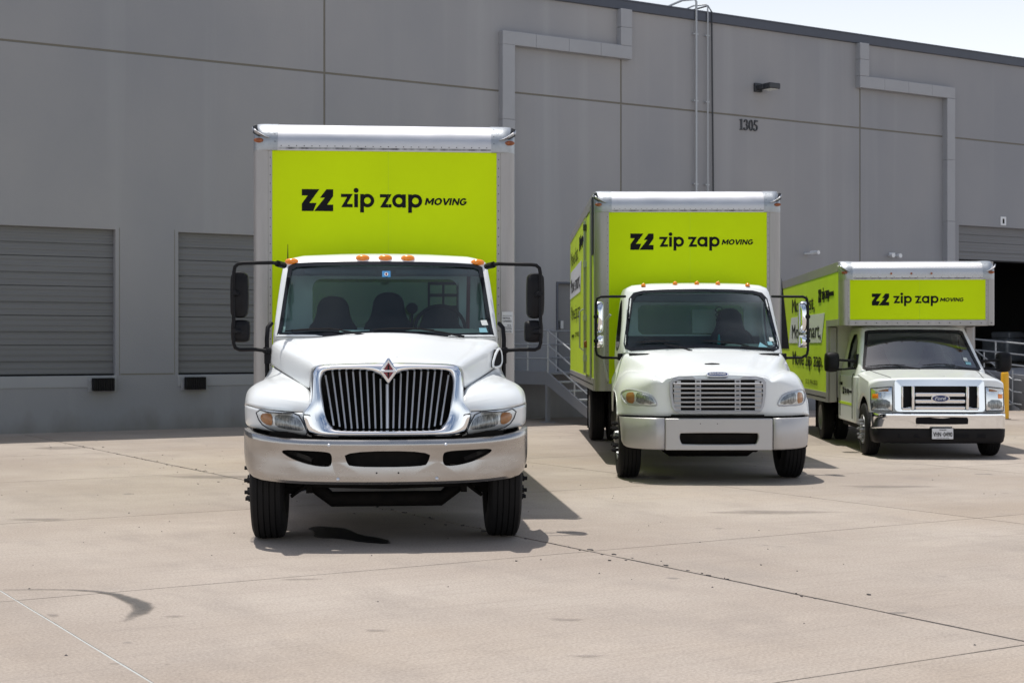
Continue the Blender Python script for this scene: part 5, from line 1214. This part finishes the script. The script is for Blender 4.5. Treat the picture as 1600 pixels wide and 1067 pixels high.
for s in (-1, 1):
    q = lambda x, y, z: (s*x, y, z)
    a_ = MB().tube([q(.96,1.95,2.27), q(1.10,1.7,2.26), q(1.30,1.6,2.255), q(1.345,1.6,2.23), q(1.36,1.6,2.17), q(1.36,1.6,1.57), q(1.345,1.6,1.51), q(1.28,1.6,1.475), q(1.03,1.6,1.47)], .017, 8).build('mirror_arm', 'black', r, smooth=50)
    MB().box(q(1.02,1.55,1.44), q(1.08,1.67,1.53)).build('arm_mount', 'black', a_, bevel=.01)
    if s < 0: mirror_head(T, a_, -1.375, -1.255, 1.79, 2.20, 1.64, 'chrome', .10, .02, .045); mirror_head(T, a_, -1.385, -1.25, 1.60, 1.77, 1.64, 'chrome', .09, .03, .05)
    else: mirror_head(T, a_, 1.255, 1.375, 1.79, 2.20, 1.64, 'chrome', .10, .02, .045); mirror_head(T, a_, 1.25, 1.385, 1.60, 1.77, 1.64, 'chrome', .09, .03, .05)
    for zc_ in (2.0, 1.69): MB().lathe([(-.035, 0), (-.02, .03), (.05, .03)], q(1.36,1.6,zc_), 'y', 10).build('mirror_clamp', 'black', a_, smooth=50)
    MB().tube([q(1.10,2.75,2.05), q(1.17,2.8,1.95), q(1.19,2.85,1.4), q(1.12,2.9,1.15)], .017, 8).build('grab_rail', 'galv', r, smooth=50)
db = MB().grid([[(x, y, z) for x in (-.95, -.4, 0, .25, .36, .8, .95)] for y, z in ((1.50, 1.47), (1.6, 1.56), (1.72, 1.59), (1.9, 1.59), (2.0, 1.5), (2.0, 1.2))])
for v in db.v:
    if .3 < v.x < .9 and 1.65 < v.y < 2.05: v.z += .06
db.build('dashboard', 'dash', r, smooth=60)
seat(T, -.50, 2.5, 1.15, .55, .60); seat(T, .50, 2.4, 1.15, .55, .98); steering(T, .50, 1.98, 1.64, .23)
MB().box((-.93, 2.77, 1.0), (.93, 2.79, 1.76)).build('cab_rear_lining', 'cabin', r); MB().box((-.9, 2.02, 2.2), (.9, 2.15, 2.3)).build('header_panel', 'cabin', r, bevel=.02)
MB().box((.02, 2.80, 1.80), (.36, 2.81, 2.12)).build('window_placard', 'paper', r)
tas = MB().lathe([(1.62, .006), (1.66, .026), (1.76, .012), (1.78, .004)], (.27, 1.98, 0), 'z', 8); tas.build('tassel', 'teal', r, smooth=50)
tc_ = MB()
for k in range(5): tc_.tube([(.27+math.cos(t)*(.045-.006*k), 1.98, 2.10-.07*k+math.sin(t)*.035) for t in [2*math.pi*j/12 for j in range(13)]], .007, 5, False)
tc_.tube([(.27, 1.98, 1.82), (.27, 1.98, 1.77)], .003, 5); tc_.build('hanging_charm', 'black', r, smooth=60)

# ================================================================== TRUCK C, small cutaway van with overhanging box
T = C = Truck('box_van', 6.175, 21.6, R(-3.3)); r = T.root
tag(r, 'smallest box van with its box reaching over the white cab, at the right', 'truck')
S, XZ = T.S, T.xz
rings = [(.44, .96, 1.25), (.80, 1.0, 1.25), (1.12, .99, 1.25), (1.255, .955, 1.26), (1.42, .915, 1.44), (1.58, .88, 1.60), (1.74, .845, 1.76), (1.88, .81, 1.90), (1.915, .78, 1.96), (1.94, .68, 2.08), (1.955, .4, 2.3)]
def wz3(x, z): return (x, z)
wo = [(0,1.885),(.4,1.882),(.70,1.872),(.755,1.852),(.80,1.65),(.875,1.35),(.895,1.275),(.86,1.262),(.4,1.262),(0,1.262)]
wi = [(0,1.845),(.4,1.842),(.67,1.834),(.71,1.815),(.755,1.64),(.83,1.36),(.85,1.305),(.82,1.295),(.4,1.292),(0,1.292)]
shell3, ct3 = cab(T, rings, .10, .09, 2.98, wo, wi, None, smooth_poly([(1.72,1.30),(2.55,1.28),(2.60,1.80),(2.10,1.80)], 1), .6, pane='glass_steep')
top3 = lambda x, y: lerp(1.165, 1.275, min(1, max(0, (y-.2)/1.1)))-.035*(abs(x)/.95)**3-(.0 if abs(x) < .80 else .10*((abs(x)-.80)/.17)**2*.5)
y03 = lambda x: .16+.15*(abs(x)/.96)**6
n3 = nose(T, .965, .66, y03, .05, lambda x: lerp(.10, .16, sstep(.7, .96, x)), lambda x: lerp(.045, .06, sstep(.7, .96, x)), top3, 1.42, (.86, .38, .50), solid=.015)
nt3 = bvh_eval(n3)
for s in (-1, 1):
    sd = MB(); pts = []
    # lower body side behind the wheel: fender skirt and door, in one pressing
    ys = [1.42-.02*k for k in range(0)]
    P = [(1.30, .95), (1.36, .70), (1.34, .52), (1.42, .44), (2.98, .44), (2.98, 1.16), (1.30, 1.16)]
    MB().prism(P, lambda a, b, c: Vector((s*c, a, b)), .93, 1.003).build('door_panel', 'white', r, bevel=.02)
    MB().tube([(s*1.006, 1.62, .50), (s*1.006, 1.62, 1.12), (s*.99, 1.60, 1.2)], .006, 5).build('door_gap', 'ink', r); MB().tube([(s*1.006, 2.78, .50), (s*1.006, 2.78, 1.15)], .006, 5).build('door_gap', 'ink', r)
    MB().box((s*1.0, 2.55, 1.0), (s*1.03, 2.72, 1.05)).build('door_handle', 'black', r, bevel=.008)
    MB().box((s*1.002, 1.70, .70), (s*1.007, 2.9, .74)).build('lime_stripe', 'lime_side', r)
dl = MB(); fml = lambda a, b, c: Vector((-1.006-c, 2.52-a, b)); zz_logo(dl, fml, 0, .86, .0006, .002); dl.build('door_logo', 'ink', r)
for s in (-1, 1):
    MB().tube([(s*x, y, hit_down(nt3, s*x, y)+.001) for x, y in ((.665, .30), (.68, .45), (.72, .7), (.76, .95), (.79, 1.2), (.80, 1.32))], .006, 5).build('shut_line', 'fixture', r)
# grille
gz0, gz1, gx = .675, 1.135, .640
outer = dense(rrect(-gx, gz0, gx, gz1, .05, 3), 2); inner = dense(rrect(-.555, .70, .555, 1.045, .03, 3), 2)
g3 = ring_strip(MB(), nt3, outer, inner, .05, .05, .2).build('grille_surround', 'chrome', r, smooth=40)
gy = .135
MB().box((-.56, gy+.035, .70), (.56, gy+.05, 1.05)).build('radiator', 'ink', r)
for z, h in ((.698, .066), (.795, .066), (.893, .066), (1.0, .045)):
    if z == 1.0: continue
    MB().box((-.355, gy-.025, z), (.355, gy+.03, z+h-.008)).build('grille_bar', 'chrome', r, bevel=.012)
MB().box((-.36, gy-.005, .985), (.36, gy+.03, 1.04)).build('grille_mesh', 'dark', r)
for s in (-1, 1):
    MB().box((s*.365, gy-.03, .695), (s*.41, gy+.03, 1.045)).build('grille_upright', 'chrome', r, bevel=.01)
    MB().box((s*.41, gy-.02, .695), (s*.545, gy+.03, .73)).build('grille_bar', 'chrome', r, bevel=.008)
    MB().box((s*.525, gy-.02, .73), (s*.555, gy+.03, 1.04)).build('grille_bar', 'chrome', r, bevel=.008)
    P = [(s*.665, .685), (s*.945, .685), (s*.955, .78), (s*.95, 1.005), (s*.665, 1.035)]
    hl = pad(nt3, P, 'headlight', 'lamp_chrome', r, .006, .01, 3, .02, .3); ht = bvh_eval(hl)
    gp = dense(P, 4); MB().tube([(a, hit(nt3, a, b, .3)-.006, b) for a, b in gp+[gp[0]]], .008, 5, False).build('lamp_gasket', 'fixture', hl)
    pad(ht, [(s*.70, .71), (s*.92, .71), (s*.93, .84), (s*.70, .85)], 'headlamp_lens', 'lamp', hl, .006, .006, 2, .01, it=1)
    pad(ht, [(s*.72, .965), (s*.85, .965), (s*.85, .995), (s*.72, 1.0)], 'indicator_lens', 'amber_dull', hl, .006, .004, 2, .01)
    pad(ht, [(s*.86, .865), (s*.935, .865), (s*.935, .925), (s*.86, .93)], 'side_reflector', 'amber', hl, .006, .004, 2, .01)
    pad(ht, [(s*.69, .945), (s*.945, .935), (s*.945, .955), (s*.69, .963)], 'lamp_divider', 'chrome', hl, .008, .0, 1, .01)
fe = lambda a, b, c: Vector((a, gy-.028-c, b))
eo = MB().prism(ellipse(0, .868, .135, .058), fe, -.02, .012).build('emblem', 'chrome', r, bevel=.004); MB().prism(ellipse(0, .868, .118, .046), fe, .0, .016).build('emblem_field', 'blue_oval', eo)
tm = MB(); text(tm, 'Ford', fe, -.078, .848, .155, .045, .03, .25, .017); tm.build('emblem_letter', 'plate', eo)
# bumper, valance, plate
xs = [0, .3, .55, .75, .86, .92, .945, .95, .95]; ys = [0, .005, .02, .05, .085, .13, .20, .32, .55]
rows = []
for z, dd in ((.655, .08), (.655, .01), (.645, -.008), (.60, -.012), (.55, .0), (.46, .004), (.435, .01), (.425, .03)): rows.append([(x, y+dd, z) for x, y in zip(xs, ys)])
cb = MB().grid(full_cols(rows)).build('bumper', 'chrome', r, smooth=50, solid=.01)
bp = [(x, z) for x, z in smooth_poly([(-.36, .50), (-.37, .52), (-.37, .585), (-.35, .605), (.35, .605), (.37, .585), (.37, .52), (.36, .50)], 1)]
MB().prism(bp, lambda a, b, c: Vector((a, -.014-c+.01*(abs(a)/.37)**2, b)), -.03, 0.004).build('bumper_opening', 'ink', r)
rows = []
for z, dd, k in ((.43, .02, 1), (.42, .0, 1), (.33, .0, .995), (.25, .01, .98), (.225, .03, .96), (.225, .1, .95)): rows.append([(x*k, y+dd, z) for x, y in zip(xs, ys)])
MB().grid(full_cols(rows)).build('front_valance', 'black', r, smooth=50, solid=.01)
for a, b in ((-.40, -.16), (.17, .38), (-.62, -.50), (.50, .62)): MB().box((a, -.006+.03*(abs(a)/.6)**2, .305), (b, .03, .36)).build('valance_slot', 'ink', r)
pl = MB().box((-.152, -.045, .29), (.152, -.025, .445)).build('licence_plate', 'plate', r, bevel=.006)
fp = lambda a, b, c: Vector((a, -.0455-c, b)); tp_ = MB(); text(tp_, 'TEXAS', fp, -.05, .412, .10, .020, .04, 0, .001); text(tp_, 'VHN', fp, -.132, .328, .108, .066, .02, 0, .001); text(tp_, '0490', fp, .012, .328, .122, .066, .02, 0, .001)
tp_.box((-.006, -.0475, .356), (.004, -.045, .366)); text(tp_, 'The Lone Star State', fp, -.09, .302, .18, .012, .01, 0, .001); tp_.build('plate_lettering', 'ink', pl)
plf = MB(); plf.box((-.158, -.047, .285), (.158, -.04, .29)); plf.box((-.158, -.047, .445), (.158, -.04, .45)); plf.box((-.158, -.047, .29), (-.152, -.04, .445)); plf.box((.152, -.047, .29), (.158, -.04, .445)); plf.build('plate_frame', 'ink', pl)
engine_block(T, .62, .4, 1.3, .45, .95); MB().box((-.93, 1.3, .36), (.93, 2.95, .46)).build('cab_floor', 'dark', r)
MB().box((-.9, .3, .64), (.9, .4, .68)).build('bumper_bracket', 'dark', r)
for s in (-1, 1): MB().box((s*.62, .45, .6), (s*.66, 1.3, 1.0)).build('wheel_well', 'dark', r); MB().box((s*.66, 1.26, .5), (s*.95, 1.3, 1.0)).build('wheel_well', 'dark', r)
wheel(r, -.875, .86, .385, .23, -1, 'steer'); wheel(r, .875, .86, .385, .23, 1, 'steer'); axle_front(T, .86, .385, .88, .08)
chassis(T, .6, 9.2, .52, 1, .385, .95, .20, 4.7)
box_body(T, 1.75, 7.45, 1.192, .70, 2.95, .153, .10, .298, .19, *XZ(1362.5-1433.0, 477.3, 1.75), .0998*23.35/F*1.0, overhang=(1.945, 1.28), diamond=True, xo=.02)
ch_ = [o for o in r.children if o.name.startswith('logo_print')][-1]
livery(T, -1.176, 7.48, 1.77, .985, True)
for u in (-40, -9, 22): c = XZ(u+1, 427.5, 1.75); MB().lathe([(.01, .018), (-.012, .016), (-.016, 0)], (c[0], 1.75-.02, c[1]), 'y', 10).build('marker_light', 'amber_dark', r, smooth=50)
wiper(T, ct3, (-.05, 1.275), (-.45, 1.33), (-.82, 1.31), (-.25, 1.335)); wiper(T, ct3, (.72, 1.275), (.35, 1.33), (.0, 1.33), (.50, 1.335))
MB().box((-.85, 1.28, 1.235), (.85, 1.38, 1.262)).build('cowl', 'black', r)
g3_ = lambda name, m, q: conform(MB(), ct3, q, -.004, 0, 1, .006, 1.5).build(name, m, r)
g3_('inspection_sticker', 'paper', [(.66,1.40),(.72,1.39),(.72,1.44),(.66,1.45)]); g3_('registration_sticker', 'sticker_teal', [(.68,1.345),(.76,1.335),(.76,1.375),(.68,1.385)])
for s in (-1, 1):
    q = lambda x, y, z: (s*x, y, z)
    a_ = MB().tube([q(.93,1.62,1.38), q(1.08,1.60,1.40), q(1.24,1.60,1.41)], [.03, .02, .02], 8).tube([q(.95,1.62,1.28), q(1.24,1.60,1.26)], .016, 8).build('mirror_arm', 'black', r, smooth=50)
    MB().prism([(1.50,1.28),(1.85,1.28),(1.80,1.5),(1.66,1.5)], lambda a, b, c: Vector((s*c, a, b)), .86, .95).build('mirror_sail', 'black', a_, bevel=.015)
    x0, x1 = sorted((s*1.20, s*1.42)); mirror_head(T, a_, x0, x1, 1.22, 1.53, 1.60, 'black', .15, .06, .05)
MB().grid([[(x, y, z) for x in (-.85, -.4, 0, .4, .85)] for y, z in ((1.32, 1.22), (1.5, 1.31), (1.75, 1.33), (1.9, 1.25), (1.9, .9))]).build('dashboard', 'dash', r, smooth=60)
seat(T, -.45, 2.55, .85, .50, .80); seat(T, .45, 2.45, .85, .50, .80); steering(T, .45, 1.98, 1.33, .20)
MB().box((-.85, 2.85, .6), (.85, 2.87, 1.85)).build('cab_rear_lining', 'white_dull', r)
MB().box((.22, 1.52, 1.325), (.50, 1.66, 1.335)).build('dashboard_paper', 'paper', r)
bpy.context.view_layer.update()
